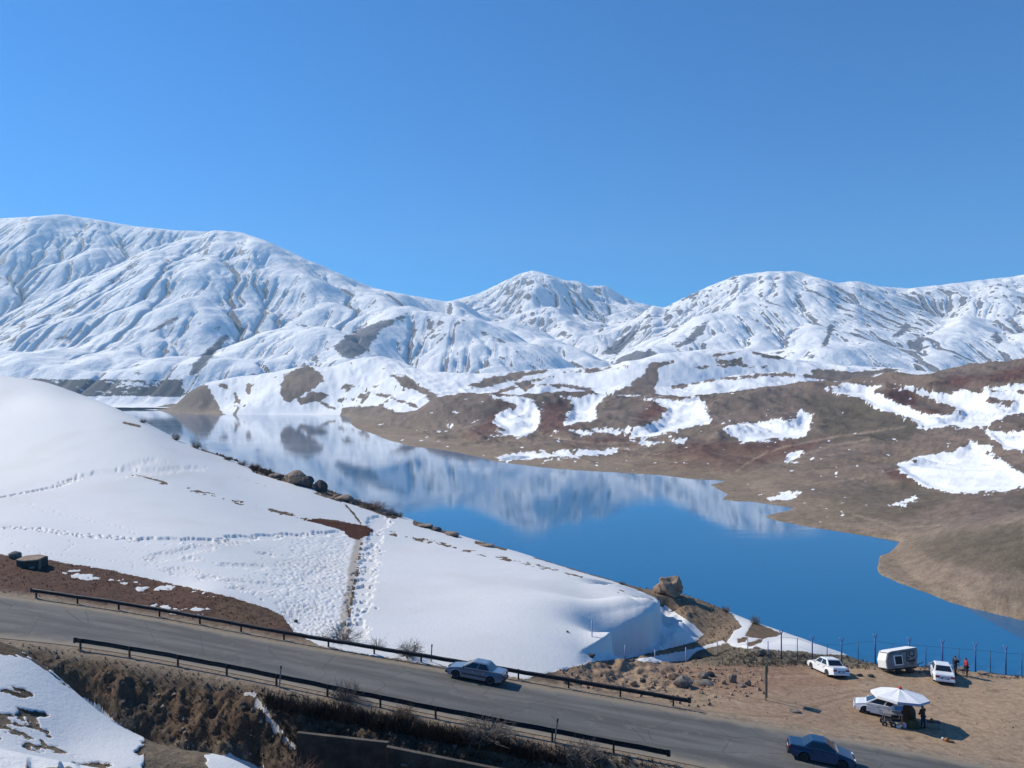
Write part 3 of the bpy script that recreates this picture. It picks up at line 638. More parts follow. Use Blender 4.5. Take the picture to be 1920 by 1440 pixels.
# ground colours
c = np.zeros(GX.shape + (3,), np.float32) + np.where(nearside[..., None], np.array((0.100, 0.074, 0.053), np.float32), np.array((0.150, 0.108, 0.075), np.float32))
def area(polys, col, k=1.0, soft=6, amp=5):
    global c
    m = np.full(GX.shape, -30.0, np.float32)
    for Pq in polys: m = np.maximum(m, sdf_poly(PX, PY, Pq, 30))
    m = m + (wA + wC) * amp
    c = blend(c, nrm(m, -soft, soft) * k, col)
area([[(-300, 990), (0, 1035), (200, 1062), (400, 1100), (540, 1140), (560, 1200), (480, 1195), (250, 1145), (0, 1112), (-300, 1080)]], (0.100, 0.054, 0.039))
area([[(400, 1120), (520, 1130), (545, 1165), (500, 1185), (400, 1165)]], (0.135, 0.085, 0.055), 0.7)
area([[(1040, 1250), (1150, 1225), (1300, 1240), (1300, 1320), (1050, 1290)]], (0.27, 0.190, 0.132))
area([[(1180, 1240), (1500, 1245), (1960, 1255), (2300, 1290), (2300, 1500), (1870, 1440), (1500, 1372), (1290, 1330), (1150, 1300)]], (0.315, 0.228, 0.155))
area([[(1200, 1243), (1500, 1247), (1520, 1262), (1600, 1285), (1400, 1300), (1300, 1290), (1250, 1270)]], (0.27, 0.160, 0.105), 0.7, 8, 9)
area([[(1400, 1290), (1600, 1290), (1640, 1350), (1500, 1370), (1330, 1325)]], (0.29, 0.195, 0.135), 0.6, 8, 10)
area([[(1170, 1092), (1270, 1100), (1400, 1160), (1400, 1190), (1330, 1215), (1200, 1240), (1160, 1240), (1300, 1210), (1318, 1188), (1262, 1143)]], (0.215, 0.160, 0.112))
area([[(1290, 1238), (1350, 1210), (1460, 1216), (1540, 1228), (1600, 1232), (1650, 1240), (1640, 1254), (1500, 1246), (1300, 1246)]], (0.145, 0.125, 0.090), 0.9)
area([[(570, 970), (700, 985), (700, 1015), (640, 1010), (580, 990)]], (0.075, 0.028, 0.018), 1, 4, 1)
area([[(-300, 1190), (0, 1198), (130, 1212), (300, 1250), (500, 1285), (520, 1340), (420, 1320), (200, 1300), (100, 1240), (-300, 1215)]], (0.105, 0.076, 0.052), 0.9)
area([[(170, 1215), (230, 1240), (230, 1330), (160, 1310), (170, 1260)], [(300, 1300), (470, 1290), (480, 1390), (330, 1380)]], (0.125, 0.078, 0.050), 0.75)
area([[(-300, 1300), (60, 1340), (150, 1400), (270, 1440), (250, 1500), (-300, 1500)], [(270, 1390), (460, 1395), (480, 1500), (260, 1500)]], (0.175, 0.135, 0.095), 0.9)
# pale sandy shoulders
c = blend(c, nrm(-dr + 0.5 * wA, 2.2, 0.7) * 0.85, (0.285, 0.225, 0.165))
# faint wheel tracks on the car park
for ln in ([(1290, 1335), (1400, 1345), (1470, 1350), (1560, 1320), (1640, 1300)], [(1330, 1300), (1400, 1322), (1500, 1322), (1600, 1300), (1750, 1300)], [(1250, 1265), (1400, 1268), (1520, 1268)], [(1860, 1400), (1800, 1340), (1780, 1295)], [(1820, 1430), (1760, 1400), (1560, 1385)]):
    c = blend(c, nrm(sdf_line(PX, PY, ln, 1.2, 12) + wB * 1.5, -1.5, 1.5) * 0.5, (0.38, 0.28, 0.205))
    c = blend(c, nrm(sdf_line(PX + 3, PY + 5, ln, 1.0, 12) + wB * 1.5, -1.5, 1.5) * 0.4, (0.17, 0.10, 0.065))
# the trodden track running up the snow: dirty snow
trench = sdf_line(PX, PY, [(638, 1205), (645, 1160), (655, 1110), (662, 1060), (672, 1015)], 7, 30)
dirtysnow = np.clip(nrm(trench + wA * 4, -4, 3), 0, 1)
tredge = sdf_line(PX, PY, [(650, 1200), (655, 1150), (664, 1100), (672, 1060), (678, 1020)], 1.6, 30)
SN = np.where((tredge > -3) & (PY < 1205), np.minimum(SN, 2.5 - (tredge + 3) * 1.5 * nrm(wA + wB, -0.1, 0.2)), SN)
strip = nrm(sdf_poly(PX, PY, snowp[6], 30), -8, 0) * (GY < 60)
SN = SN - strip * (3.5 + 9 * (wB + wN + 0.5 * wA)) * (SN > -20)
dirtysnow = np.maximum(dirtysnow, strip * 0.55)
dirtysnow = np.maximum(dirtysnow, nrm(wC, 0.1, 0.6) * 0.12)

# relief: rough soil, soft snow
snowm = nrm(SN, -1, 1)
rough = (1 - snowm) * nrm(-dr, 0.8, 2.2)
flatp = nrm(sdf_poly(PX, PY, [(1480, 1262), (1960, 1268), (2300, 1300), (2300, 1500), (1870, 1440), (1500, 1372), (1310, 1335), (1350, 1310), (1440, 1290)], 30), -12, 8)
ridgy = fbm(GX / 1.5, GY / 1.1, 5, 211, ridge=True)
bankish = np.where(nearside & (GY < edge), 1.0, 0.0) * nrm(edge - GY, 1.3, 3.0) * nrm(GY, 40.5, 43.5)
mound = np.maximum(sdf_poly(PX, PY, [(1040, 1255), (1130, 1228), (1230, 1240), (1290, 1262), (1240, 1300), (1150, 1300), (1060, 1285)], 30), sdf_poly(PX, PY, [(1300, 1238), (1350, 1215), (1560, 1228), (1650, 1240), (1640, 1250), (1400, 1246)], 30))
mound = nrm(mound, -8, 8)
amp = 0.10 + 0.40 * bankish + 0.28 * mound
slant = fbm((GX * 0.8 + GY * 0.6) / 0.9, (GX * 0.6 - GY * 0.8) / 3.0, 4, 217, ridge=True)
ZA = ZA + rough * (1 - 0.85 * flatp) * amp * (0.7 * ridgy + 0.5 * wB + 0.6 * slant * bankish)
ZA = ZA + rough * flatp * 0.010 * (wA + wC)
ZA = ZA + bankish * (1 - snowm) * 0.55 * fbm(GX / 4, GY / 3, 3, 219)
ZA = ZA + snowm * 0.09 + snowm * (0.06 * wC + 0.03 * fbm(GX / 3.5, GY / 1.2, 4, 241)) * nrm(GY, 60, 80)
# footprints
jr = np.random.RandomState(3)
prints = []
def walk(line, spacing=0.62, spread=0.0, w=1, depth=0.13, Y=None):
    P = []
    for (a, b), (a2, b2) in zip(line[:-1], line[1:]):
        n = max(2, int(math.hypot(a2 - a, b2 - b) / 2)); t = np.linspace(0, 1, n, endpoint=False)
        P += [(a + (a2 - a) * q, b + (b2 - b) * q) for q in t]
    prints.append((P, spacing, spread, w, depth))
walk([(-40, 940), (60, 922), (110, 912), (140, 898), (180, 892), (240, 889)], 0.14, 0.30, 2, 0.30)
walk([(0, 990), (60, 992), (160, 1006), (290, 1014), (400, 1014), (450, 1008), (560, 1004), (640, 1000)], 0.20, 0.30, 2, 0.24)
walk([(240, 889), (330, 882), (380, 878)], 0.7, 0.3); walk([(240, 880), (260, 868), (300, 866)], 0.7, 0.3)
walk([(30, 938), (80, 955), (160, 975), (240, 990), (260, 1005)], 0.7, 0.25)
walk([(0, 1000), (20, 1020), (60, 1030), (120, 1040), (180, 1050), (300, 1062), (400, 1085), (520, 1100)], 0.8, 0.35)
walk([(110, 1040), (140, 1020), (130, 1012)], 0.7); walk([(210, 1030), (300, 1040), (420, 1060), (480, 1062)], 0.8, 0.3); walk([(250, 1060), (400, 1020), (500, 1010)], 0.8, 0.4)
walk([(440, 1105), (520, 1100), (560, 1095), (600, 1070), (620, 1040)], 0.7, 0.3); walk([(460, 1100), (500, 1040), (560, 1000)], 0.8, 0.3); walk([(560, 1180), (590, 1120), (610, 1060), (640, 1020)], 0.5, 0.8)
walk([(655, 1200), (668, 1140), (684, 1080), (697, 1030), (703, 1000), (712, 970)], 0.14, 0.30, 2, 0.28)
walk([(700, 1000), (708, 980), (715, 968)], 0.12, 0.5, 2, 0.2)
trampled = [(470, 1115), (560, 1000), (655, 1008), (640, 1195), (575, 1195), (540, 1150)]
DENT = np.zeros_like(ZA); nyA = len(Ys); lnY = np.log(Ys)
def dent(px, Yd, w, depth):
    i = int(round(((px - 960) / F + 0.80) / 1.6 * (nu - 1))); j = int(np.searchsorted(Ys, Yd))
    if 2 < i < nu - 3 and 2 < j < nyA - 3 and snowm[j, i] > 0.5:
        D = DENT[j:j + w, i:i + 1 + (w > 1)]; np.maximum(D, depth, out=D)
# rows of the picture to depths on the snow field, column by column
def depth_at(px, py, lo=60, hi=250):
    i = int(round(((px - 960) / F + 0.80) / 1.6 * (nu - 1))); i = min(max(i, 0), nu - 1)
    r = HY - F * ZA[:, i] / Ys
    m = (Ys > lo) & (Ys < hi); j = np.argmin(np.abs(r[m] - py)); return Ys[m][j]
for P, spacing, spread, w_, dp in prints:
    last = None; acc = 0
    for (px, py) in P:
        Yd = depth_at(px, py); q = ((px - 960) / F * Yd, Yd)
        if last is not None:
            acc += math.hypot(q[0] - last[0], q[1] - last[1])
            while acc > spacing:
                acc -= spacing
                X_ = q[0] + jr.randn() * (0.12 + spread); Y_ = q[1] + jr.randn() * (0.12 + spread)
                dent(960 + F * X_ / Y_, Y_, w_, dp * (0.6 + 0.6 * jr.rand()))
        last = q
tp = np.array(trampled)
for _ in range(2600):
    px = jr.uniform(470, 660); py = jr.uniform(1000, 1195)
    if sdf_poly(np.array([px]), np.array([py]), trampled)[0] < 0 or jr.rand() > 0.25 + (px - 470) / 190: continue
    dent(px, depth_at(px, py), 2, 0.05 + 0.08 * jr.rand() ** 2)
# short cross marks beside the track
for t in np.linspace(0, 1, 22):
    px = 700 - 30 * t; py = 1015 + 180 * t
    for q in range(5):
        dent(px + 4 + q * 3.2, depth_at(px, py + q * 1.2), 1, 0.05)
ZA = ZA - np.minimum(DENT, 0.26)
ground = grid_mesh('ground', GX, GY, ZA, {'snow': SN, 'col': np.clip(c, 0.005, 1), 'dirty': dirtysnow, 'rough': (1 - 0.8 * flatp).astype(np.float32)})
ground['kind'] = 'structure'
k = NM('near_earth_and_snow')
fn = k.noise(k.pos((2.2, 2.2, 2.2)), 1.0, 6, 0.68); fm = k.noise(k.pos((0.5, 0.5, 0.5)), 1.0, 6, 0.6); ff = k.noise(k.pos((9, 9, 9)), 1.0, 3, 0.6)
s = k.math('ADD', k.attr('snow'), k.math('MULTIPLY', k.math('SUBTRACT', fn, 0.5), 5.0))
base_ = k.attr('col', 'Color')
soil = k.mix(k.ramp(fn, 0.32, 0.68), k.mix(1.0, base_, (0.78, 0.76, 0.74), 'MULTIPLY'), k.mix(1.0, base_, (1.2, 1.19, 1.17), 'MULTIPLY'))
soil = k.mix(k.ramp(ff, 0.62, 0.72), soil, k.mix(1.0, base_, (1.7, 1.7, 1.65), 'MULTIPLY'))
soil = k.mix(k.math('MULTIPLY', k.ramp(fm, 0.55, 0.75), 0.5), soil, (0.075, 0.058, 0.04))
sn = k.mix(k.attr('dirty'), (0.675, 0.672, 0.66), (0.42, 0.37, 0.31))
k.set(Base_Color=k.mix(k.ramp(s, -0.5, 0.5), soil, sn), Roughness=k.math('SUBTRACT', 0.9, k.math('MULTIPLY', k.ramp(s, -0.5, 0.5), 0.25)), Specular_IOR_Level=0.15,
      Normal=k.bump(k.math('MULTIPLY', k.math('ADD', fn, k.math('MULTIPLY', ff, 0.35)), k.ramp(s, -0.5, 0.5, 0.16, 0.045)), k.ramp(k.attr('rough'), 0, 1, 0.25, 0.8), 1.0))
ground.data.materials.append(k.m)

def ground_z(X, Y):
    fi = (X / Y + 0.80) / 1.6 * (nu - 1); fj = np.interp(Y, Ys, np.arange(nyA))
    i = int(min(max(fi, 0), nu - 2)); j = int(min(max(fj, 0), nyA - 2)); a = fi - i; b = fj - j
    return float((ZA[j, i] * (1 - a) + ZA[j, i + 1] * a) * (1 - b) + (ZA[j + 1, i] * (1 - a) + ZA[j + 1, i + 1] * a) * b)
CX = [-300, 0, 100, 200, 330, 480, 560, 640, 740, 860, 950, 1080, 1200, 1262, 1350, 1400, 1460, 1530, 1590]
CYK = [250, 240, 228, 214, 190, 165, 150, 143, 137, 130, 124, 113, 106, 106, 104, 101, 97, 92, 87]
def crest(px, below=4):
    """depth just on this side of the crest line"""
    i = int(round(((px - 960) / F + 0.80) / 1.6 * (nu - 1))); r = HY - F * ZA[:, i] / Ys
    m = Ys > 82; j0 = int(np.argmin(np.where(m, r, 1e9))); j = j0
    while j > 5 and r[j] < r[j0] + below: j -= 1
    return float(Ys[j])
def at(px, py, lo=26, hi=240):
    """where a column and row of the photograph meet the near ground"""
    Yd = depth_at(px, py, lo, hi); X = (px - 960) / F * Yd
    return Vector((X, Yd, ground_z(X, Yd)))

# the road
nr = 14; n = len(fe); RX = np.zeros((nr, n)); RY = RX.copy(); RZ = RX.copy(); E = RX.copy()
for j in range(nr):
    t = j / (nr - 1); P = ne * (1 - t) + fe * t
    RX[j], RY[j] = P[:, 0], P[:, 1]; RZ[j] = P[:, 2] + 0.0 + 0.07 * (1 - (2 * t - 1) ** 2); E[j] = t
L_ = np.r_[0, np.cumsum(np.hypot(*np.diff(fe[:, :2], axis=0).T))]
road = grid_mesh('road', RX, RY, RZ, {'across': E, 'along': np.tile(L_, (nr, 1))}); road['kind'] = 'structure'
k = NM('worn_asphalt')
ac, al = k.attr('across'), k.attr('along')
cx = k.n('ShaderNodeCombineXYZ'); k.l(k.math('MULTIPLY', ac, 9.0), cx.inputs[0]); k.l(k.math('MULTIPLY', al, 0.10), cx.inputs[1])
lanes = k.noise(cx.outputs[0], 0.9, 4, 0.5); n1 = k.noise(k.pos((0.8, 0.8, 0.8)), 1.0, 6, 0.65); n2 = k.noise(k.pos((14, 14, 14)), 1.0, 2, 0.6)
asp = k.mix(k.ramp(lanes, 0.35, 0.65), (0.088, 0.085, 0.078), (0.135, 0.130, 0.120))
crk = k.n('ShaderNodeTexVoronoi', feature='DISTANCE_TO_EDGE'); k.l(k.pos((0.22, 0.22, 0.22)), crk.inputs['Vector']); crk.inputs['Scale'].default_value = 1.0
asp = k.mix(k.math('MULTIPLY', k.ramp(crk.outputs['Distance'], 0.012, 0.0), 0.55), asp, (0.05, 0.05, 0.05))
pat = k.noise(k.pos((0.09, 0.16, 0.1)), 1.0, 2, 0.4)
asp = k.mix(k.math('MULTIPLY', k.ramp(pat, 0.56, 0.58), 0.35), asp, (0.085, 0.085, 0.085))
asp = k.mix(k.ramp(n2, 0.3, 0.7), asp, k.mix(1.0, asp, (1.22, 1.22, 1.22), 'MULTIPLY'))
asp = k.mix(k.math('MULTIPLY', k.ramp(n1, 0.56, 0.7), 0.45), asp, (0.20, 0.185, 0.165))
e_ = k.math('ABSOLUTE', k.math('SUBTRACT', ac, 0.5))
e_ = k.math('ADD', e_, k.math('MULTIPLY', k.math('SUBTRACT', n1, 0.5), 0.14))
asp = k.mix(k.ramp(e_, 0.36, 0.49), asp, (0.255, 0.215, 0.165))
k.set(Base_Color=asp, Roughness=0.85, Specular_IOR_Level=0.25, Normal=k.bump(n2, 0.35, 0.02))
road.data.materials.append(k.m)
# ------------------------------------------------------------ things
def mesh_obj(name, verts, faces, mat, parent=None, smooth=False, bevel=0.0, segs=2):
    me = bpy.data.meshes.new(name); me.from_pydata([tuple(v) for v in verts], [], faces); me.update()
    o = bpy.data.objects.new(name, me); COL.objects.link(o)
    if mat: me.materials.append(mat)
    bm = bmesh.new(); bm.from_mesh(me); bmesh.ops.recalc_face_normals(bm, faces=bm.faces)
    if bevel: bmesh.ops.bevel(bm, geom=list(bm.edges), offset=bevel, segments=segs, affect='EDGES', profile=0.5, clamp_overlap=True)
    bm.to_mesh(me); bm.free()
    if smooth:
        for p in me.polygons: p.use_smooth = True
    if parent is not None: o.parent = parent
    return o
class MB:
    def __init__(s): s.v = []; s.f = []
    def add(s, v, f): n = len(s.v); s.v += [tuple(x) for x in v]; s.f += [tuple(i + n for i in q) for q in f]
    def box(s, c, d, rot=None):
        h = [x / 2 for x in d]; V = [Vector((sx * h[0], sy * h[1], sz * h[2])) for sx in (-1, 1) for sy in (-1, 1) for sz in (-1, 1)]
        if rot is not None: V = [rot @ p for p in V]
        s.add([p + Vector(c) for p in V], [(0, 1, 3, 2), (4, 6, 7, 5), (0, 4, 5, 1), (2, 3, 7, 6), (0, 2, 6, 4), (1, 5, 7, 3)]); return s
    def tube(s, a, b, r, r2=None, n=8):
        a, b = Vector(a), Vector(b); r2 = r if r2 is None else r2; d = (b - a).normalized()
        x = d.orthogonal().normalized(); y = d.cross(x); V = []
        for p, q in ((a, r), (b, r2)): V += [p + (x * math.cos(t * 2 * math.pi / n) + y * math.sin(t * 2 * math.pi / n)) * q for t in range(n)]
        s.add(V, [(i, (i + 1) % n, n + (i + 1) % n, n + i) for i in range(n)] + [tuple(range(n - 1, -1, -1)), tuple(range(n, 2 * n))]); return s
    def lathe(s, prof, n=16, c=(0, 0, 0), axis='z'):
        V = []
        for r, z in prof:
            for t in range(n):
                a = t * 2 * math.pi / n; p = (r * math.cos(a), r * math.sin(a), z)
                if axis == 'y': p = (p[0], p[2], p[1])
                V.append((p[0] + c[0], p[1] + c[1], p[2] + c[2]))
        m = len(prof); Fc = [(j * n + i, j * n + (i + 1) % n, (j + 1) * n + (i + 1) % n, (j + 1) * n + i) for j in range(m - 1) for i in range(n)]
        s.add(V, Fc + [tuple(range(n)), tuple((m - 1) * n + i for i in range(n))]); return s
    def build(s, name, mat, parent=None, smooth=False, bevel=0.0, segs=2): return mesh_obj(name, s.v, s.f, mat, parent, smooth, bevel, segs)
def thing(name, label, cat, loc=(0, 0, 0), rz=0.0, group=None):
    o = bpy.data.objects.new(name, None); COL.objects.link(o); o.location = loc; o.rotation_euler = (0, 0, rz)
    o.empty_display_size = 0.2; o['label'] = label; o['category'] = cat
    if group: o['group'] = group
    return o
def tag(o, label, cat, group=None):
    o['label'] = label; o['category'] = cat
    if group: o['group'] = group
    return o
def kids(o): return [c for c in list(o.children)]
def copy_tree(o, parent=None):
    c = o.copy(); COL.objects.link(c)
    if parent is not None: c.parent = parent
    for ch in kids(o): copy_tree(ch, c)
    return c

M = {}
M['rail'] = simple('dark_rail_steel', (0.030, 0.034, 0.042), 0.5, 0.4, 3, 0.35)
M['rail_post'] = simple('rail_post_steel', (0.06, 0.055, 0.05), 0.6, 0.3, 5, 0.4)
M['tyre'] = simple('tyre_rubber', (0.016, 0.016, 0.017), 0.85)
M['rim'] = simple('wheel_metal', (0.42, 0.43, 0.45), 0.4, 0.5)
M['rimdark'] = simple('dark_wheel_metal', (0.09, 0.09, 0.10), 0.5, 0.4)
M['black'] = simple('black_plastic', (0.018, 0.018, 0.020), 0.6)
M['silver'] = simple('silver_car_paint', (0.18, 0.22, 0.28), 0.34, 0.45, 2, 0.04, 0.8)
M['white'] = simple('white_car_paint', (0.78, 0.79, 0.80), 0.35, 0.0, 2, 0.04, 0.6)
M['blue'] = simple('blue_car_paint', (0.009, 0.046, 0.11), 0.34, 0.0, 2, 0.08, 0.25)
M['red_light'] = simple('red_lamp_plastic', (0.25, 0.012, 0.012), 0.25)
M['clear_light'] = simple('clear_lamp_glass', (0.62, 0.66, 0.70), 0.15, 0.2)
M['orange_light'] = simple('orange_lamp_plastic', (0.55, 0.18, 0.02), 0.3)
M['plate'] = simple('number_plate', (0.62, 0.62, 0.60), 0.5)
M['plate_dark'] = simple('dark_plate_recess', (0.08, 0.09, 0.13), 0.5)
k = NM('car_glass'); k.set(Base_Color=(0.012, 0.018, 0.026), Roughness=0.08, IOR=1.5, Coat_Weight=0.3); M['glass'] = k.m
M['wood'] = simple('weathered_post', (0.22, 0.16, 0.11), 0.85)
M['steel'] = simple('galvanised_steel', (0.32, 0.33, 0.34), 0.45, 0.5)
M['fence'] = simple('blue_fence_paint', (0.030, 0.065, 0.21), 0.5, 0.1)
M['fence_tip'] = simple('pale_blue_fence_tip', (0.30, 0.38, 0.62), 0.5, 0.1)
M['wire'] = simple('fence_wire', (0.035, 0.075, 0.14), 0.5, 0.3)
M['pale_post'] = simple('pale_blue_post', (0.27, 0.32, 0.50), 0.6)

# ---- guard rails
def offset_line(P, off):
    d = np.gradient(P[:, :2], axis=0); d /= np.hypot(*d.T)[:, None]; nn = np.stack([-d[:, 1], d[:, 0]], 1)
    Q = P.copy(); Q[:, :2] += nn * off; return Q
def rail(name, line, px0, px1, side, label, group, first_at=0.0):
    pxs = 960 + F * line[:, 0] / line[:, 1]
    m = (pxs >= px0) & (pxs <= px1); L = line[m]
    t = np.r_[0, np.cumsum(np.hypot(*np.diff(L[:, :2], axis=0).T))]; n = int(t[-1] / 0.8) + 1
    s_ = np.linspace(0, t[-1], n); L = np.stack([np.interp(s_, t, L[:, i]) for i in range(3)], 1)
    L[:, 2] = [ground_z(x, y) if False else zroad(x) for x, y in L[:, :2]]
    root = thing(name, label, 'guardrail', tuple(L[0]), 0, group); o0 = Vector(L[0])
    d = np.gradient(L[:, :2], axis=0); d /= np.hypot(*d.T)[:, None]; nn = np.stack([-d[:, 1], d[:, 0]], 1) * side
    prof = [(0.000, 0.42), (0.035, 0.44), (0.075, 0.485), (0.075, 0.515), (0.012, 0.565), (0.012, 0.605), (0.075, 0.655), (0.075, 0.685), (0.035, 0.73), (0.0, 0.75)]
    prof = prof + [(a - 0.012, b) for a, b in prof[::-1]]
    V = []; m_ = len(prof)
    wob = [0.012 * math.sin(i * 0.9) + 0.01 * math.sin(i * 2.3) for i in range(n)]
    for i in range(n):
        for a, b in prof: V.append((L[i, 0] + nn[i, 0] * a - o0.x, L[i, 1] + nn[i, 1] * a - o0.y, L[i, 2] + b + wob[i] - o0.z))
    Fc = [(i * m_ + j, i * m_ + (j + 1) % m_, (i + 1) * m_ + (j + 1) % m_, (i + 1) * m_ + j) for i in range(n - 1) for j in range(m_)]
    Fc += [tuple(range(m_)), tuple((n - 1) * m_ + j for j in range(m_))]
    mesh_obj('beam', V, Fc, M['rail'], root)
    for e, i in ((-1, 0), (1, n - 1)):     # rounded end pieces
        c = Vector((L[i, 0] - o0.x, L[i, 1] - o0.y, L[i, 2] - o0.z))
        dv = Vector((d[i, 0], d[i, 1], 0)) * e; nv = Vector((nn[i, 0], nn[i, 1], 0))
        b = MB(); ring = []
        for q in range(9):
            a = math.pi * q / 8; p = c + dv * (0.22 * math.sin(a)) + nv * (0.04 - 0.16 * (1 - math.cos(a)) / 2)
            ring.append(p)
        V = [p + Vector((0, 0, z)) for p in ring for z in (0.40, 0.77)]
        V += [p + Vector((0, 0, z)) - dv * 0.02 for p in ring for z in (0.40, 0.77)]
        Fc = [(2 * q, 2 * q + 1, 2 * q + 3, 2 * q + 2) for q in range(8)] + [(18 + 2 * q, 20 + 2 * q, 21 + 2 * q, 19 + 2 * q) for q in range(8)]
        Fc += [(2 * q + 1, 19 + 2 * q, 21 + 2 * q, 2 * q + 3) for q in range(8)]
        mesh_obj('end_piece', V, Fc, M['rail'], root)
    pm = None
    s0 = 0.35
    while s0 < s_[-1]:
        x, y, z = [np.interp(s0, s_, L[:, i]) for i in range(3)]; ax = [np.interp(s0, s_, nn[:, i]) for i in range(2)]
        if pm is None:
            b = MB(); b.box((0, 0, 0.14), (0.012, 0.11, 1.22)); b.box((0.045, 0.055, 0.14), (0.09, 0.010, 1.22)); b.box((0.045, -0.055, 0.14), (0.09, 0.010, 1.22))
            po = b.build('post', M['rail_post'], root); pm = po.data
            bo = MB().box((0, 0, 0.585), (0.10, 0.10, 0.20)).build('spacer', M['rail'], po)
        else:
            po = bpy.data.objects.new('post', pm); COL.objects.link(po); po.parent = root
            b2 = bpy.data.objects.new('spacer', bo.data); COL.objects.link(b2); b2.parent = po
        po.location = (x - o0.x - ax[0] * 0.10, y - o0.y - ax[1] * 0.10, z - o0.z)
        po.rotation_euler = (0, 0, math.atan2(ax[1], ax[0]))
        s0 += 3.85
    return root
LF = offset_line(fe, 0.75); LN = offset_line(ne, -0.35)
rail('guardrail', LF, 50, 1296, -1, 'dark guardrail along the lake side of the road, below the snow field', 'guardrails of the road')
rail('guardrail', LN, 133, 1260, 1, 'dark guardrail along the gully side of the road, above the brown bank', 'guardrails of the road')
def marker(px, line, label, h=1.35, lean=0.0):
    i = np.argmin(np.abs(960 + F * line[:, 0] / line[:, 1] - px)); x, y = line[i, :2]
    r = thing('marker_post', label, 'marker post', (x, y, zroad(x)), 0, 'marker posts by the guardrails'); r.rotation_euler = (0, lean, 0)
    b = MB(); b.box((0, 0, h / 2 - 0.3), (0.09, 0.05, h + 0.2)); b.build('pole', M['steel'], r, bevel=0.008)
    MB().box((0, 0, h - 0.10), (0.10, 0.06, 0.22)).build('dark_band', M['black'], r, bevel=0.008)
marker(529, offset_line(ne, -0.62), 'grey marker post at the near guardrail, left of the silver car', 1.45, 0.08)
marker(1037, offset_line(ne, -0.62), 'leaning grey marker post at the near guardrail, right of the silver car', 1.5, 0.14)
marker(815, offset_line(fe, 1.1), 'grey marker post behind the far guardrail, just left of the silver car', 1.45, 0.05)

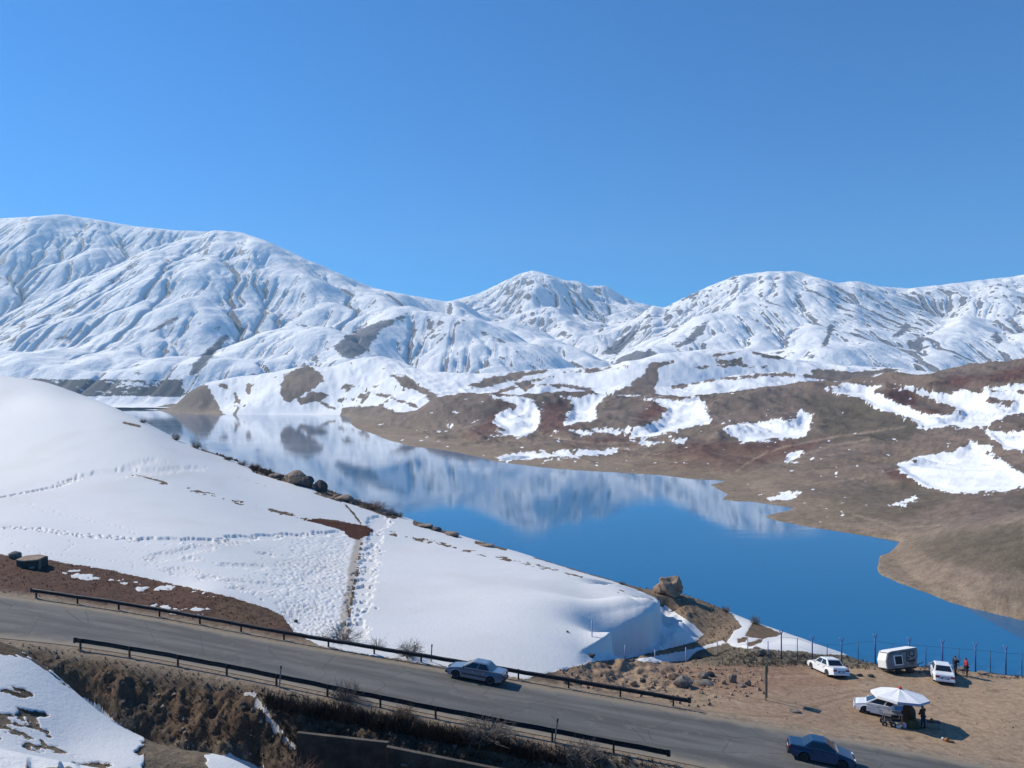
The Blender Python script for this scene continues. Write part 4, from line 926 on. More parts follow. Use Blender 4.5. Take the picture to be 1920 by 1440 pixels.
# ---- cars
def car(label, paint, loc, fwd, L=4.4, W=1.70, H=1.40, hatch=False, rim=None, trim=False, group='cars on the road and the car park', rack=None, plate=True):
    x = Vector((fwd[0], fwd[1], 0)).normalized(); rz = math.atan2(x.y, x.x)
    # sit on the slope: sample the ground fore and aft
    def gz(p):
        inroad = sdf_poly(np.array([p.x]), np.array([p.y]), ROADP)[0] > 0
        return (zroad(p.x) + 0.05) if inroad else ground_z(p.x, p.y)
    c = Vector(loc); a, b = c + x * 1.3, c - x * 1.3; yv = Vector((-x.y, x.x, 0)); e, f_ = c + yv * 0.75, c - yv * 0.75
    pitch = math.atan2(gz(a) - gz(b), 2.6); roll = math.atan2(gz(e) - gz(f_), 1.5); z = (gz(a) + gz(b) + gz(e) + gz(f_)) / 4
    root = thing('car', label, 'car', (c.x, c.y, z), rz, group)
    root.rotation_mode = 'XYZ'; root.rotation_euler = (Matrix.Rotation(rz, 3, 'Z') @ Matrix.Rotation(-pitch, 3, 'Y') @ Matrix.Rotation(roll, 3, 'X')).to_euler()
    hl = L / 2; w = W / 2; wr = 0.30; fa = hl - 0.78; ra = -hl + (0.62 if hatch else 0.95); B = 0.86; zb = 0.22
    def arch(cx, n=9): return [(cx + (wr + 0.06) * math.cos(math.pi * i / (n - 1)), 0.30 + (wr + 0.06) * math.sin(math.pi * i / (n - 1))) for i in range(n)]
    prof = [(-hl + 0.04, 0.36), (-hl, 0.55), (-hl + 0.03, B - 0.04), (-hl + 0.10, B + (0.06 if not hatch else 0.04)), (-hl + (0.75 if not hatch else 0.3), B + 0.08), (0.55, B + 0.05), (1.05 if not hatch else hl - 0.95, B + 0.03), (hl - 0.25, B - 0.13), (hl - 0.03, B - 0.22), (hl, 0.52), (hl - 0.05, 0.34), (hl - 0.20, zb)]
    prof += [(p[0], max(zb, p[1])) for p in [(fa + wr + 0.06, zb)] + arch(fa) + [(fa - wr - 0.06, zb)]]
    prof += [(p[0], max(zb, p[1])) for p in [(ra + wr + 0.06, zb)] + arch(ra) + [(ra - wr - 0.06, zb)]]
    n = len(prof); V = []
    def ins(p):      # plan view taper towards the corners, slight tumblehome
        t = max(0, (abs(p[0]) - (hl - 0.7)) / 0.7); return w - 0.10 * t * t - 0.05 * max(0, (p[1] - 0.62)) / 0.3
    for s_ in (1, -1):
        for p in prof: V.append((p[0], s_ * ins(p), p[1]))
    for s_ in (1, -1):
        for p in prof: V.append((p[0] * 0.992, s_ * (ins(p) - 0.07), p[1] + (0.022 if p[1] > 0.7 else 0)))
    Fc = []
    tri = None
    from mathutils.geometry import tessellate_polygon
    T = tessellate_polygon([[Vector((p[0], p[1], 0)) for p in prof]])
    for t in T: Fc.append(tuple(t)); Fc.append(tuple(n + i for i in reversed(t)))
    for i in range(n):
        j = (i + 1) % n
        Fc.append((i, j, 2 * n + j, 2 * n + i)); Fc.append((n + j, n + i, 3 * n + i, 3 * n + j)); Fc.append((2 * n + i, 2 * n + j, 3 * n + j, 3 * n + i))
    mesh_obj('body', V, Fc, paint, root)
    MB().box((0, 0, 0.34), (L - 0.5, W - 0.28, 0.26)).build('underbody', M['black'], root)
    # cabin
    zb2 = B + 0.03; zt = H
    if hatch: x0, x1, x2, x3 = -hl + 0.12, -hl + 0.42, 0.25, 1.05
    else: x0, x1, x2, x3 = -hl + 0.78, -hl + 1.32, 0.28, 1.06
    wb, wt = w - 0.08, w - 0.25
    def cab(k0, z0): pass
    ring0 = [(x0, wb), (x3, wb), (x3, -wb), (x0, -wb)]; ring1 = [(x1, wt), (x2, wt), (x2, -wt), (x1, -wt)]
    V = [(a_, b_, zb2) for a_, b_ in ring0] + [(a_, b_, zt - 0.05) for a_, b_ in ring1] + [(a_ + (0.09 if i in (0, 3) else -0.09), b_ * 0.90, zt) for i, (a_, b_) in enumerate(ring1)]
    Fc = [(0, 1, 5, 4), (1, 2, 6, 5), (2, 3, 7, 6), (3, 0, 4, 7), (4, 5, 9, 8), (5, 6, 10, 9), (6, 7, 11, 10), (7, 4, 8, 11), (8, 9, 10, 11), (3, 2, 1, 0)]
    cabin = mesh_obj('cabin', V, Fc, paint, root, bevel=0.02)
    def lerp(a, b, t): return Vector(a).lerp(Vector(b), t)
    def panel(name, q, off, mat, par=root, th=0.012):
        q = [Vector(p) for p in q]; nn_ = (q[1] - q[0]).cross(q[3] - q[0]).normalized()
        cc = sum(q, Vector()) / 4
        if nn_.dot(cc - Vector((cc.x * 0.3, 0, 0.6))) < 0: nn_ = -nn_
        V = [p + nn_ * off for p in q] + [p - nn_ * th for p in q]
        return mesh_obj(name, V, [(0, 1, 2, 3), (7, 6, 5, 4), (0, 4, 5, 1), (1, 5, 6, 2), (2, 6, 7, 3), (3, 7, 4, 0)], mat, par)
    def quad(a, b, c_, d_, s0, s1, t0, t1):      # sub-quad of a,b (bottom) d,c (top)
        P_ = lambda s_, t_: lerp(lerp(a, b, s_), lerp(d_, c_, s_), t_)
        return [P_(s0, t0), P_(s1, t0), P_(s1, t1), P_(s0, t1)]
    c3 = [(a_, b_, zb2) for a_, b_ in ring0]; t3 = [(a_, b_, zt - 0.05) for a_, b_ in ring1]
    panel('windscreen', quad(c3[1], c3[2], t3[2], t3[1], 0.06, 0.94, 0.10, 0.94), 0.008, M['glass'])
    panel('rear_window', quad(c3[0], c3[3], t3[3], t3[0], 0.07, 0.93, 0.16, 0.92), 0.008, M['glass'])
    for sgn in (1, -1):
        A_, B_, C_, D_ = ((x0, sgn * wb, zb2), (x3, sgn * wb, zb2), (x2, sgn * wt, zt - 0.05), (x1, sgn * wt, zt - 0.05))
        panel('side_window', quad(A_, B_, C_, D_, 0.55, 0.93, 0.14, 0.92), 0.008, M['glass'])
        panel('side_window', quad(A_, B_, C_, D_, 0.12, 0.50, 0.14, 0.92), 0.008, M['glass'])
        for (da, db) in ((x3 - 0.10, 0.02), (-0.03, ra + wr + 0.13)):
            y_ = sgn * (w + 0.004)
            dd = panel('door', [(db, y_, 0.30), (da, y_, 0.30), (da, sgn * (w - 0.028), B - 0.01), (db, sgn * (w - 0.028), B - 0.01)], 0.006, paint, root, 0.02)
            MB().box((db + 0.12, sgn * (w + 0.012), B - 0.14), (0.16, 0.03, 0.03)).build('handle', M['black'] if paint is not M['silver'] else M['rim'], dd)
        MB().box((x3 - 0.22, sgn * (w + 0.05), zb2 + 0.08), (0.10, 0.17, 0.11)).build('mirror', paint if not trim else M['black'], root, bevel=0.02)
        if trim: MB().box((0, sgn * (w + 0.014), 0.50), (fa - ra - 0.84, 0.022, 0.07)).build('side_trim', M['black'], root)
        MB().box((hl - 0.02, sgn * (w - 0.28), 0.60), (0.10, 0.34, 0.13)).build('headlight', M['clear_light'], root, bevel=0.015)
        MB().box((-hl + 0.03, sgn * (w - 0.27), 0.72), (0.10, 0.34, 0.15)).build('tail_light', M['red_light'], root, bevel=0.015)
        for ax in (fa, ra):
            wh = bpy.data.objects.new('wheel', None); COL.objects.link(wh); wh.parent = root; wh.location = (ax, sgn * (w - 0.12), wr)
            MB().lathe([(wr - 0.09, -0.10), (wr - 0.02, -0.10), (wr, -0.07), (wr, 0.07), (wr - 0.02, 0.10), (wr - 0.09, 0.10)], 20, axis='y').build('tyre', M['tyre'], wh, True)
            MB().lathe([(0.03, 0.075 * sgn), (0.17, 0.085 * sgn), (0.205, 0.105 * sgn), (0.21, 0.02 * sgn)], 16, axis='y').build('rim', rim or M['rim'], wh)
            MB().lathe([(wr + 0.055, -0.16), (wr + 0.055, 0.02)], 16, axis='y').build('wheel_well', M['black'], wh) if False else None
    bm_ = M['black'] if trim or paint is M['blue'] else paint
    MB().box((hl - 0.03, 0, 0.40), (0.20, W - 0.16, 0.20)).build('bumper', bm_, root, bevel=0.04)
    MB().box((-hl + 0.03, 0, 0.42), (0.20, W - 0.16, 0.20)).build('bumper', bm_, root, bevel=0.04)
    MB().box((hl - 0.005, 0, 0.60), (0.06, 0.62, 0.11)).build('grille', M['black'], root)
    if plate:
        MB().box((-hl - 0.012, 0, 0.62 if not hatch else 0.50), (0.03, 0.62, 0.16)).build('plate_recess', M['plate_dark'], root)
        MB().box((-hl - 0.030, 0, 0.62 if not hatch else 0.50), (0.015, 0.40, 0.10)).build('number_plate', M['plate'], root)
    return root
def road_c(p1, p2, near=-0.85):
    a, b = road_pt(*p1), road_pt(*p2); d = np.array([a[0] - b[0], a[1] - b[1]]); d /= np.hypot(*d)
    nn_ = np.array([-d[1], d[0]]); nn_ = nn_ if nn_[1] > 0 else -nn_
    c = (a[:2] + b[:2]) / 2 - nn_ * near; return (c[0], c[1], 0), d
c_, d_ = road_c((854, 1274), (921, 1287), -0.80)
car('silver sedan driving on the road, nose to the left, black side trim', M['silver'], c_, d_, 4.42, 1.70, 1.40, trim=True)
c_, d_ = road_c((1574, 1444), (1506, 1430), -0.80)
car('dark blue sedan driving on the road at the bottom edge, nose to the right', M['blue'], c_, d_, 4.0, 1.62, 1.38, rim=M['rimdark'])
p = at(1552, 1262, 60, 90)
car('white sedan parked left of the tilted caravan, seen from its rear left corner', M['white'], (p.x, p.y, 0), (-0.16, 0.99), 4.4, 1.76, 1.46)
p = at(1783, 1282, 60, 90)
car('white sedan parked nose to the fence in front of the two people', M['white'], (p.x, p.y + 1.5, 0), (0.36, 0.93), 4.1, 1.72, 1.44)
p = at(1656, 1345, 54, 66)
car('white hatchback parked under the edge of the big white umbrella', M['white'], (p.x, p.y + 0.7, 0), (-0.90, 0.40), 3.6, 1.56, 1.42, hatch=True)
# ------------------------------------------------------------ caravan, stall, fence, people
def V3(px, py, Y): return Vector(((px - 960) / F * Y, Y, (HY - py) / F * Y))
# caravan lying on its chassis, side towards the road
g = at(1696, 1266, 60, 90)
fw = Vector((0.985, 0.17, 0)); cz = math.atan2(fw.y, fw.x)
cv_ = thing('caravan', 'tilted white caravan with black graffiti and a square dark window, by the fence', 'caravan', (g.x, g.y + 0.9, g.z + 0.0), cz)
k = NM('caravan_shell_painted_shade'); f = k.noise(k.obj(), 1.6, 6, 0.7); f2 = k.noise(k.obj(), 9, 4, 0.6)
cc = k.mix(k.ramp(f, 0.35, 0.75), (0.20, 0.185, 0.185), (0.12, 0.11, 0.115)); cc = k.mix(k.math('MULTIPLY', k.ramp(f2, 0.6, 0.8), 0.5), cc, (0.22, 0.20, 0.19))  # mottled grey, darkened to paint in the shade of the side
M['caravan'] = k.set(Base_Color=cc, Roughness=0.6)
M['caravan_end'] = simple('white_caravan_end', (0.74, 0.73, 0.71), 0.55, 0, 3, 0.1)  # the caravan's white without that painted shade: front, roof, window frame
out = [(-1.62, 0.45), (-1.60, 1.20), (-1.28, 1.86), (-0.9, 1.94), (1.62, 2.06), (1.70, 2.00), (1.66, 1.40), (1.30, 0.45)]
W2 = 0.72
V = [(x, -W2, z) for x, z in out] + [(x, W2, z) for x, z in out]; n = len(out)
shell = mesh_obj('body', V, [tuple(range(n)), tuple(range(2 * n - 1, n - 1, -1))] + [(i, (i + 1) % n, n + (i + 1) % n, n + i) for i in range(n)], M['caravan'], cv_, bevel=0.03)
V = [(x - 0.02, y, z) for (x, z) in ((-1.61, 0.52), (-1.60, 1.18), (-1.32, 1.80)) for y in (-0.62, 0.62)]
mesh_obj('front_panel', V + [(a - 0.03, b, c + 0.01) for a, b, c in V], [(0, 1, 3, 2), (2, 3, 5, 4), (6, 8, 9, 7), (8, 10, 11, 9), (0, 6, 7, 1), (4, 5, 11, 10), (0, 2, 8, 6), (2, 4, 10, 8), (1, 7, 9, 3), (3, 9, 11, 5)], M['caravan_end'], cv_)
V = [(x, y, z + 0.015) for (x, z) in ((-1.30, 1.86), (-0.9, 1.945), (1.62, 2.065)) for y in (-W2 + 0.03, W2 - 0.03)]
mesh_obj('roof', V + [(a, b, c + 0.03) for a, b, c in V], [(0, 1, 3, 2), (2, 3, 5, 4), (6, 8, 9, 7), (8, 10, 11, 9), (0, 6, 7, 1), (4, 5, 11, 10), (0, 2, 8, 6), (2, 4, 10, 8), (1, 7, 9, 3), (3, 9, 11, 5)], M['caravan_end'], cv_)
MB().box((-0.05, 0, 0.42), (2.9, 1.2, 0.30)).build('chassis', M['black'], cv_, bevel=0.05)
MB().tube((1.5, 0, 0.4), (2.6, 0.0, 0.62), 0.05).tube((1.2, 0.4, 0.4), (2.3, 0, 0.56), 0.03).build('tow_bar', M['steel'], cv_)
cv_.rotation_euler = (R(-13), R(-2), cz)
wf = MB(); wf.box((-0.42, -W2 - 0.012, 1.15), (0.90, 0.05, 0.88)); wf = wf.build('window', M['caravan_end'], cv_, bevel=0.02)
MB().box((-0.40, -W2 - 0.035, 1.15), (0.70, 0.03, 0.70)).build('pane', simple('dark_opening', (0.006, 0.007, 0.007), 0.7), wf)
for sx in (-0.5, 0.55):
    MB().lathe([(0.10, -0.10), (0.27, -0.10), (0.29, -0.06), (0.29, 0.06), (0.27, 0.10), (0.10, 0.10)], 16, (sx, -0.58, 0.20), 'y').build('wheel', M['tyre'], cv_, True)
def stroke(name, pts, wdt, par, mat, y=-W2 - 0.006):
    V = []; P_ = [Vector((a, 0, b)) for a, b in pts]
    for i, p in enumerate(P_):
        d = (P_[min(i + 1, len(P_) - 1)] - P_[max(i - 1, 0)]).normalized(); nn_ = Vector((-d.z, 0, d.x)); t = i / (len(P_) - 1); ww = wdt * (0.5 + 0.7 * math.sin(math.pi * t))
        for s_ in (-1, 1):
            q = p + nn_ * ww * s_; V += [(q.x, y - 0.006, q.z), (q.x, y + 0.003, q.z)]
    m = len(P_); Fc = []
    for i in range(m - 1):
        a, b = 4 * i, 4 * i + 4; Fc += [(a, a + 2, b + 2, b), (a + 1, b + 1, b + 3, a + 3), (a, b, b + 1, a + 1), (a + 2, a + 3, b + 3, b + 2)]
    return mesh_obj(name, V, Fc, mat, par)
def arc(cx, cz_, rx, rz_, a0, a1, n=10): return [(cx + rx * math.cos(R(a0 + (a1 - a0) * i / n)), cz_ + rz_ * math.sin(R(a0 + (a1 - a0) * i / n))) for i in range(n + 1)]
ink = simple('black_spray_paint', (0.025, 0.024, 0.030), 0.7)
for pts, wdt in ((arc(1.05, 1.78, 0.26, 0.24, 100, 400), 0.055), (arc(0.72, 1.62, 0.22, 0.30, 60, 250), 0.05), (arc(0.85, 1.22, 0.42, 0.16, 200, 370), 0.06), (arc(0.6, 1.30, 0.20, 0.14, 20, 220), 0.045),
                 (arc(0.95, 0.98, 0.26, 0.16, -20, 200), 0.05), ([(-0.15, 1.98), (0.15, 2.06), (0.5, 2.02), (0.9, 2.08), (1.3, 2.10)], 0.035), (arc(-0.05, 1.88, 0.12, 0.14, 90, 300), 0.03),
                 ([(0.35, 1.12), (0.55, 1.22), (0.85, 1.08), (1.15, 1.18), (1.35, 1.30)], 0.05), (arc(1.32, 1.92, 0.10, 0.12, 0, 300), 0.03), ([(-1.45, 1.90), (-0.9, 2.00), (-0.3, 2.02)], 0.03), ([(0.7, 0.80), (0.95, 0.86), (1.1, 0.78)], 0.04)):
    stroke('graffiti', [(a, b * 0.92 - 0.04) for a, b in pts], wdt, shell, ink)

# blue fence
fence = None
def fence_run(label, items, full):
    P0 = items[0][0]; root = thing('fence', label, 'fence', tuple(P0)); 
    posts = []
    for p, h, big in items:
        q = p - P0
        if big:
            b = MB().tube((q.x, q.y, q.z - 0.4), (q.x, q.y, q.z + h - 0.35), 0.065, n=8)
            po = b.build('post', M['fence'], root, True)
            for s_ in (-1, 1):
                MB().tube((q.x, q.y, q.z + h - 0.40), (q.x + s_ * 0.20, q.y + 0.04, q.z + h), 0.05, 0.045, 6).build('arm', M['fence_tip'] if s_ < 0 else M['fence'], po)
        else:
            MB().tube((q.x, q.y, q.z - 0.3), (q.x, q.y, q.z + h), 0.035 if full else 0.05, n=6).build('thin_post', M['wire'] if full else M['pale_post'], root, True)
        posts.append((q, h - (0.45 if big else 0.0)))
    w_ = MB(); ht = min(h for q, h in posts) if full else 0.9
    for (a, ha), (b_, hb) in zip(posts[:-1], posts[1:]):
        for fr in ((1.0, 0.66, 0.33, 0.04) if full else (0.9, 0.5)):
            w_.tube(a + Vector((0, 0, ht * fr)), b_ + Vector((0, 0, ht * fr)), 0.014 if fr in (1.0, 0.04) else 0.005, n=3)
        if full:
            L = (b_ - a).length; nn_ = int(L / 0.16)
            for i in range(nn_):
                for s_ in (0, 1):
                    t0 = i / nn_; t1 = min(1, t0 + ht / L) if s_ == 0 else max(0, t0 - ht / L)
                    h1 = ht * (abs(t1 - t0) * L / ht)
                    w_.tube(a.lerp(b_, t0) + Vector((0, 0, 0.03)), a.lerp(b_, t1) + Vector((0, 0, h1)), 0.0035, n=3)
    m_ = w_.build('wire_mesh', M['wire'], root); m_['kind'] = 'stuff'
    return root
its = []
for px, py, h, big in [(1465, 1241, 2.9, 1), (1495, 1243, 2.2, 0), (1523, 1246, 2.9, 1), (1551, 1247, 2.2, 0), (1578, 1248, 2.9, 1), (1609, 1249, 2.2, 0), (1641, 1250, 2.9, 1), (1672, 1251, 2.2, 0), (1705, 1252, 2.9, 1), (1736, 1253, 2.2, 0), (1767, 1254, 2.9, 1), (1798, 1258, 2.3, 0), (1829, 1262, 2.9, 1), (1857, 1265, 2.3, 0), (1886, 1269, 2.9, 1), (1916, 1272, 2.3, 0), (1950, 1276, 2.9, 1), (1985, 1281, 2.3, 0), (2020, 1286, 2.9, 1)]:
    Y = 75.5 - (0 if px < 1770 else (px - 1770) * 0.012); X = (px - 960) / F * Y; its.append((Vector((X, Y, ground_z(X, Y))), h, big))
fence_run('tall blue wire fence with forked post tops behind the parked cars and caravan', its, True)
its = []
for px, Y in [(1110, 70), (1172, 72), (1228, 74), (1286, 75.5), (1345, 77), (1402, 77), (1440, 76.5)]:
    X = (px - 960) / F * Y; its.append((Vector((X, Y, ground_z(X, Y))), 1.5, 0))
fence_run('row of thin pale posts leading left from the blue fence across the snow', its, False)
its = []

# big umbrella
g = at(1686, 1356, 52, 66)
um = thing('umbrella', 'large white market umbrella with a red cap over the roadside stall', 'umbrella', tuple(g)); um.rotation_euler = (R(-3), R(4), R(14))
M['canvas'] = simple('white_canvas', (0.74, 0.74, 0.75), 0.8, 0, 2, 0.04); M['valance'] = simple('grey_blue_valance', (0.28, 0.30, 0.42), 0.8)
M['red'] = simple('red_cap', (0.55, 0.04, 0.03), 0.6)
MB().tube((0, 0, -0.1), (0, 0, 2.62), 0.028).build('pole', M['steel'], um)
Rr = 2.05; zt_, ze = 2.60, 2.10
for i in range(8):
    a0, a1 = 2 * math.pi * i / 8, 2 * math.pi * (i + 1) / 8; am = (a0 + a1) / 2
    V = []; m = 5
    for j in range(m + 1):
        t = j / m; r = Rr * t; z = zt_ - (zt_ - ze) * (t ** 1.15); sag = 0.05 * math.sin(math.pi * t)
        V += [(r * math.cos(a0), r * math.sin(a0), z), (r * math.cos(am) * 0.93, r * math.sin(am) * 0.93, z - sag), (r * math.cos(a1), r * math.sin(a1), z)]
    Fc = [(3 * j + q, 3 * j + q + 1, 3 * j + q + 4, 3 * j + q + 3) for j in range(m) for q in (0, 1)]
    V2 = V + [(a, b, c - 0.012) for a, b, c in V]; o = len(V)
    Fc2 = Fc + [tuple(i_ + o for i_ in reversed(q)) for q in Fc]
    pn = mesh_obj('canopy_panel', V2, Fc2, M['canvas'], um)
    p0, p1, p2 = V[3 * m], V[3 * m + 1], V[3 * m + 2]
    Vv = [p0, p1, p2, (p0[0], p0[1], p0[2] - 0.20), (p1[0], p1[1], p1[2] - 0.17), (p2[0], p2[1], p2[2] - 0.20)]; Vv = [tuple(v_) for v_ in Vv]
    Vv += [(a * 0.993, b * 0.993, c) for a, b, c in Vv]
    mesh_obj('valance', Vv, [(0, 1, 4, 3), (1, 2, 5, 4), (6, 9, 10, 7), (7, 10, 11, 8), (3, 4, 10, 9), (4, 5, 11, 10)], M['valance'] if i in (5, 6) else M['canvas'], pn)
    MB().tube((0, 0, 2.50), (Rr * math.cos(a0) * 0.99, Rr * math.sin(a0) * 0.99, ze - 0.03), 0.012, n=4).build('rib', M['steel'], um)
MB().lathe([(0.02, 2.60), (0.16, 2.62), (0.12, 2.70), (0.02, 2.78)], 12).build('cap', M['red'], um, True)
MB().lathe([(0.25, 0.0), (0.25, 0.10), (0.06, 0.14)], 14).build('base', M['steel'], um)

# stall under the umbrella
g = at(1670, 1360, 52, 66); gz0 = g.z
ct = thing('vendor_cart', 'small wheeled vendor cart loaded with goods in the shade of the umbrella', 'cart', tuple(g), R(-12))
fr = MB()
for y in (-0.3, 0.3):
    fr.tube((-0.55, y, 0.42), (0.75, y, 0.42), 0.025); fr.tube((-0.55, y, 0.95), (0.75, y, 0.95), 0.025)
    for x in (-0.5, 0.7): fr.tube((x, y, 0.15), (x, y, 0.97), 0.025)
fr.build('frame', M['steel'], ct)
MB().box((0.10, 0, 0.98), (1.30, 0.66, 0.04)).build('top', M['steel'], ct)
MB().box((0.10, 0, 0.44), (1.26, 0.62, 0.03)).build('shelf', M['black'], ct)
for x in (-0.5, 0.1):
    for y in (-0.34, 0.34):
        w_ = MB().lathe([(0.05, -0.05), (0.19, -0.05), (0.21, 0), (0.19, 0.05), (0.05, 0.05)], 14, (x, y, 0.21), 'y').build('wheel', M['tyre'], ct, True)
        MB().lathe([(0.02, -0.06), (0.09, -0.06), (0.09, 0.06), (0.02, 0.06)], 10, (x, y, 0.21), 'y').build('hub', M['rim'], w_)
MB().tube((-0.55, -0.3, 0.95), (-0.95, -0.3, 1.1), 0.02).tube((-0.55, 0.3, 0.95), (-0.95, 0.3, 1.1), 0.02).tube((-0.95, -0.3, 1.1), (-0.95, 0.3, 1.1), 0.02).build('handle', M['steel'], ct)
def T(name, label, cat, px, py, dz, mat, fn_, dx=0.0, dy=0.0, group=None, lo=52, hi=66):
    g_ = at(px, py, lo, hi); r_ = fn_(name, mat); r_.location = (g_.x + dx, g_.y + dy, ground_z(g_.x + dx, g_.y + dy) + dz); tag(r_, label, cat, group); return r_
def rock_mesh(seed, sx, sy, sz, sub=3, rough=0.28):
    bm = bmesh.new(); bmesh.ops.create_icosphere(bm, subdivisions=sub, radius=1.0)
    rs = np.random.RandomState(seed); planes = [Vector(rs.randn(3)).normalized() for _ in range(9)]; cut = [rs.uniform(0.62, 0.95) for _ in range(9)]
    off = rs.rand(3) * 50
    A_ = np.array([v.co[:] for v in bm.verts])
    for pl, cu_ in zip(planes, cut):
        dd = np.maximum(A_ @ np.array(pl) - cu_, 0); A_ -= np.outer(dd, np.array(pl)) * 0.85
    nz = fbm(A_[:, 0] * 1.7 + off[0] + A_[:, 2], A_[:, 1] * 1.7 + off[1] - A_[:, 2] * 0.7, 4)
    A_ = A_ * (1 + rough * nz)[:, None] * np.array([sx, sy, sz])
    for v, p in zip(bm.verts, A_): v.co = p
    return bm
def bm_obj(name, bm, mat, parent=None, smooth=False):
    me = bpy.data.meshes.new(name); bm.to_mesh(me); bm.free(); o = bpy.data.objects.new(name, me); COL.objects.link(o); me.materials.append(mat)
    for p in me.polygons: p.use_smooth = smooth
    if parent is not None: o.parent = parent
    return o
M['blue_plastic'] = simple('blue_plastic', (0.06, 0.22, 0.50), 0.5); M['brown_cloth'] = simple('brown_cloth', (0.075, 0.045, 0.030), 0.9, 0, 5, 0.3)
M['olive'] = simple('olive_crate', (0.050, 0.055, 0.022), 0.8); M['lilac'] = simple('pale_lilac_bag', (0.42, 0.40, 0.52), 0.8); M['foam'] = simple('white_box', (0.62, 0.62, 0.60), 0.8)
M['orange'] = simple('orange_bag', (0.45, 0.16, 0.03), 0.8)
o = T('cool_box', 'blue cool box on top of the vendor cart under the umbrella', 'box', 1684, 1356, 1.02, M['blue_plastic'], lambda n_, m: MB().box((0, 0, 0.17), (0.55, 0.35, 0.34)).build(n_, m, bevel=0.04))
MB().box((0, 0, 0.37), (0.57, 0.37, 0.06)).build('lid', M['foam'], o, bevel=0.015)
def sack(n_, m, s=(0.45, 0.4, 0.5), seed=5): 
    bm = rock_mesh(seed, *s, sub=3, rough=0.15); bmesh.ops.translate(bm, verts=bm.verts, vec=(0, 0, s[2] * 0.75)); return bm_obj(n_, bm, m, None, True)
T('cloth_bundle', 'big dark brown cloth bundle heaped beside the vendor cart', 'bundle', 1706, 1357, 0, M['brown_cloth'], lambda n_, m: sack(n_, m, (0.55, 0.5, 0.85), 6), 0, 0.2)
T('crate', 'olive green crate on the ground in front of the brown bundle', 'crate', 1711, 1366, 0, M['olive'], lambda n_, m: MB().box((0, 0, 0.28), (0.85, 0.45, 0.56)).build(n_, m, bevel=0.03))
T('bag', 'pale lilac bag on the ground between cart and green crate', 'bag', 1696, 1366, 0, M['lilac'], lambda n_, m: sack(n_, m, (0.16, 0.14, 0.26), 9))
T('box', 'small white box on the ground beside the cart wheels', 'box', 1684, 1365, 0, M['foam'], lambda n_, m: MB().box((0, 0, 0.12), (0.32, 0.25, 0.24)).build(n_, m, bevel=0.02))
T('jar', 'white canister standing on the cart next to the cool box', 'canister', 1674, 1357, 1.02, M['foam'], lambda n_, m: MB().lathe([(0.10, 0), (0.11, 0.02), (0.11, 0.26), (0.06, 0.31), (0.05, 0.35)], 14).build(n_, m, None, True))
T('bag', 'orange bag on the ground at the tip of the umbrella shadow', 'bag', 1776, 1391, 0, M['orange'], lambda n_, m: sack(n_, m, (0.20, 0.14, 0.17), 12), lo=50)
T('bag', 'small white bag on the ground left of the orange bag', 'bag', 1768, 1388, 0, M['foam'], lambda n_, m: sack(n_, m, (0.12, 0.10, 0.14), 13), lo=50)
T('bag', 'dark crumpled bag on the ground right of the orange bag', 'bag', 1785, 1393, 0, M['brown_cloth'], lambda n_, m: sack(n_, m, (0.20, 0.13, 0.08), 14), lo=50)
g = at(1750, 1364, 50, 66)
tb = thing('low_table', 'low dark folding table beside the standing vendor', 'table', tuple(g), R(-15))
MB().box((0, 0, 0.46), (0.95, 0.55, 0.05)).build('top', M['black'], tb)
for sx in (-0.4, 0.4):
    for sy in (-0.22, 0.22): MB().tube((sx, sy, 0), (sx * 0.9, sy, 0.45), 0.018).build('leg', M['steel'], tb)
kt = MB().lathe([(0.10, 0), (0.13, 0.05), (0.12, 0.16), (0.05, 0.22), (0.02, 0.27)], 12).build('kettle', simple('reddish_kettle', (0.32, 0.09, 0.06), 0.5), None, True); kt.location = (g.x - 0.12, g.y, g.z + 0.485); tag(kt, 'small reddish kettle standing on the low dark table', 'kettle')

# sign on two posts
g = at(1437, 1311, 55, 70)
sg = thing('sign', 'narrow green sign on two wooden posts, seen almost edge on', 'sign', tuple(g), R(66))
for s_ in (-0.42, 0.42): MB().box((s_, 0, 1.35), (0.09, 0.09, 2.9)).build('post', M['wood'], sg, bevel=0.01)
MB().box((0, -0.07, 2.45), (1.05, 0.05, 0.85)).build('board', simple('green_sign_board', (0.020, 0.085, 0.045), 0.6), sg, bevel=0.01)
MB().box((0, 0.0, 2.1), (0.8, 0.05, 0.07)).build('cross_bar', M['wood'], sg)

# ---- people
def skin(name, verts, edges, radii, mat, parent=None, root=0, sub=1):
    me = bpy.data.meshes.new(name); me.from_pydata(verts, edges, []); o = bpy.data.objects.new(name, me); COL.objects.link(o)
    md = o.modifiers.new('skin', 'SKIN'); md.use_smooth_shade = True
    for i, r in enumerate(radii):
        me.skin_vertices[0].data[i].radius = (r, r) if not isinstance(r, tuple) else r
        me.skin_vertices[0].data[i].use_root = (i == root)
    sb = o.modifiers.new('sub', 'SUBSURF'); sb.levels = sub; sb.render_levels = sub
    dg = bpy.context.evaluated_depsgraph_get(); ev = o.evaluated_get(dg); m2 = bpy.data.meshes.new_from_object(ev); m2.name = name
    o.modifiers.clear(); old = o.data; o.data = m2; bpy.data.meshes.remove(old)
    m2.materials.clear(); m2.materials.append(mat)
    for p in m2.polygons: p.use_smooth = True
    if parent is not None: o.parent = parent
    return o
M['skin'] = simple('skin', (0.36, 0.20, 0.13), 0.6); M['hair'] = simple('black_hair', (0.012, 0.010, 0.009), 0.7); M['dark_jacket'] = simple('black_jacket', (0.012, 0.012, 0.018), 0.85)
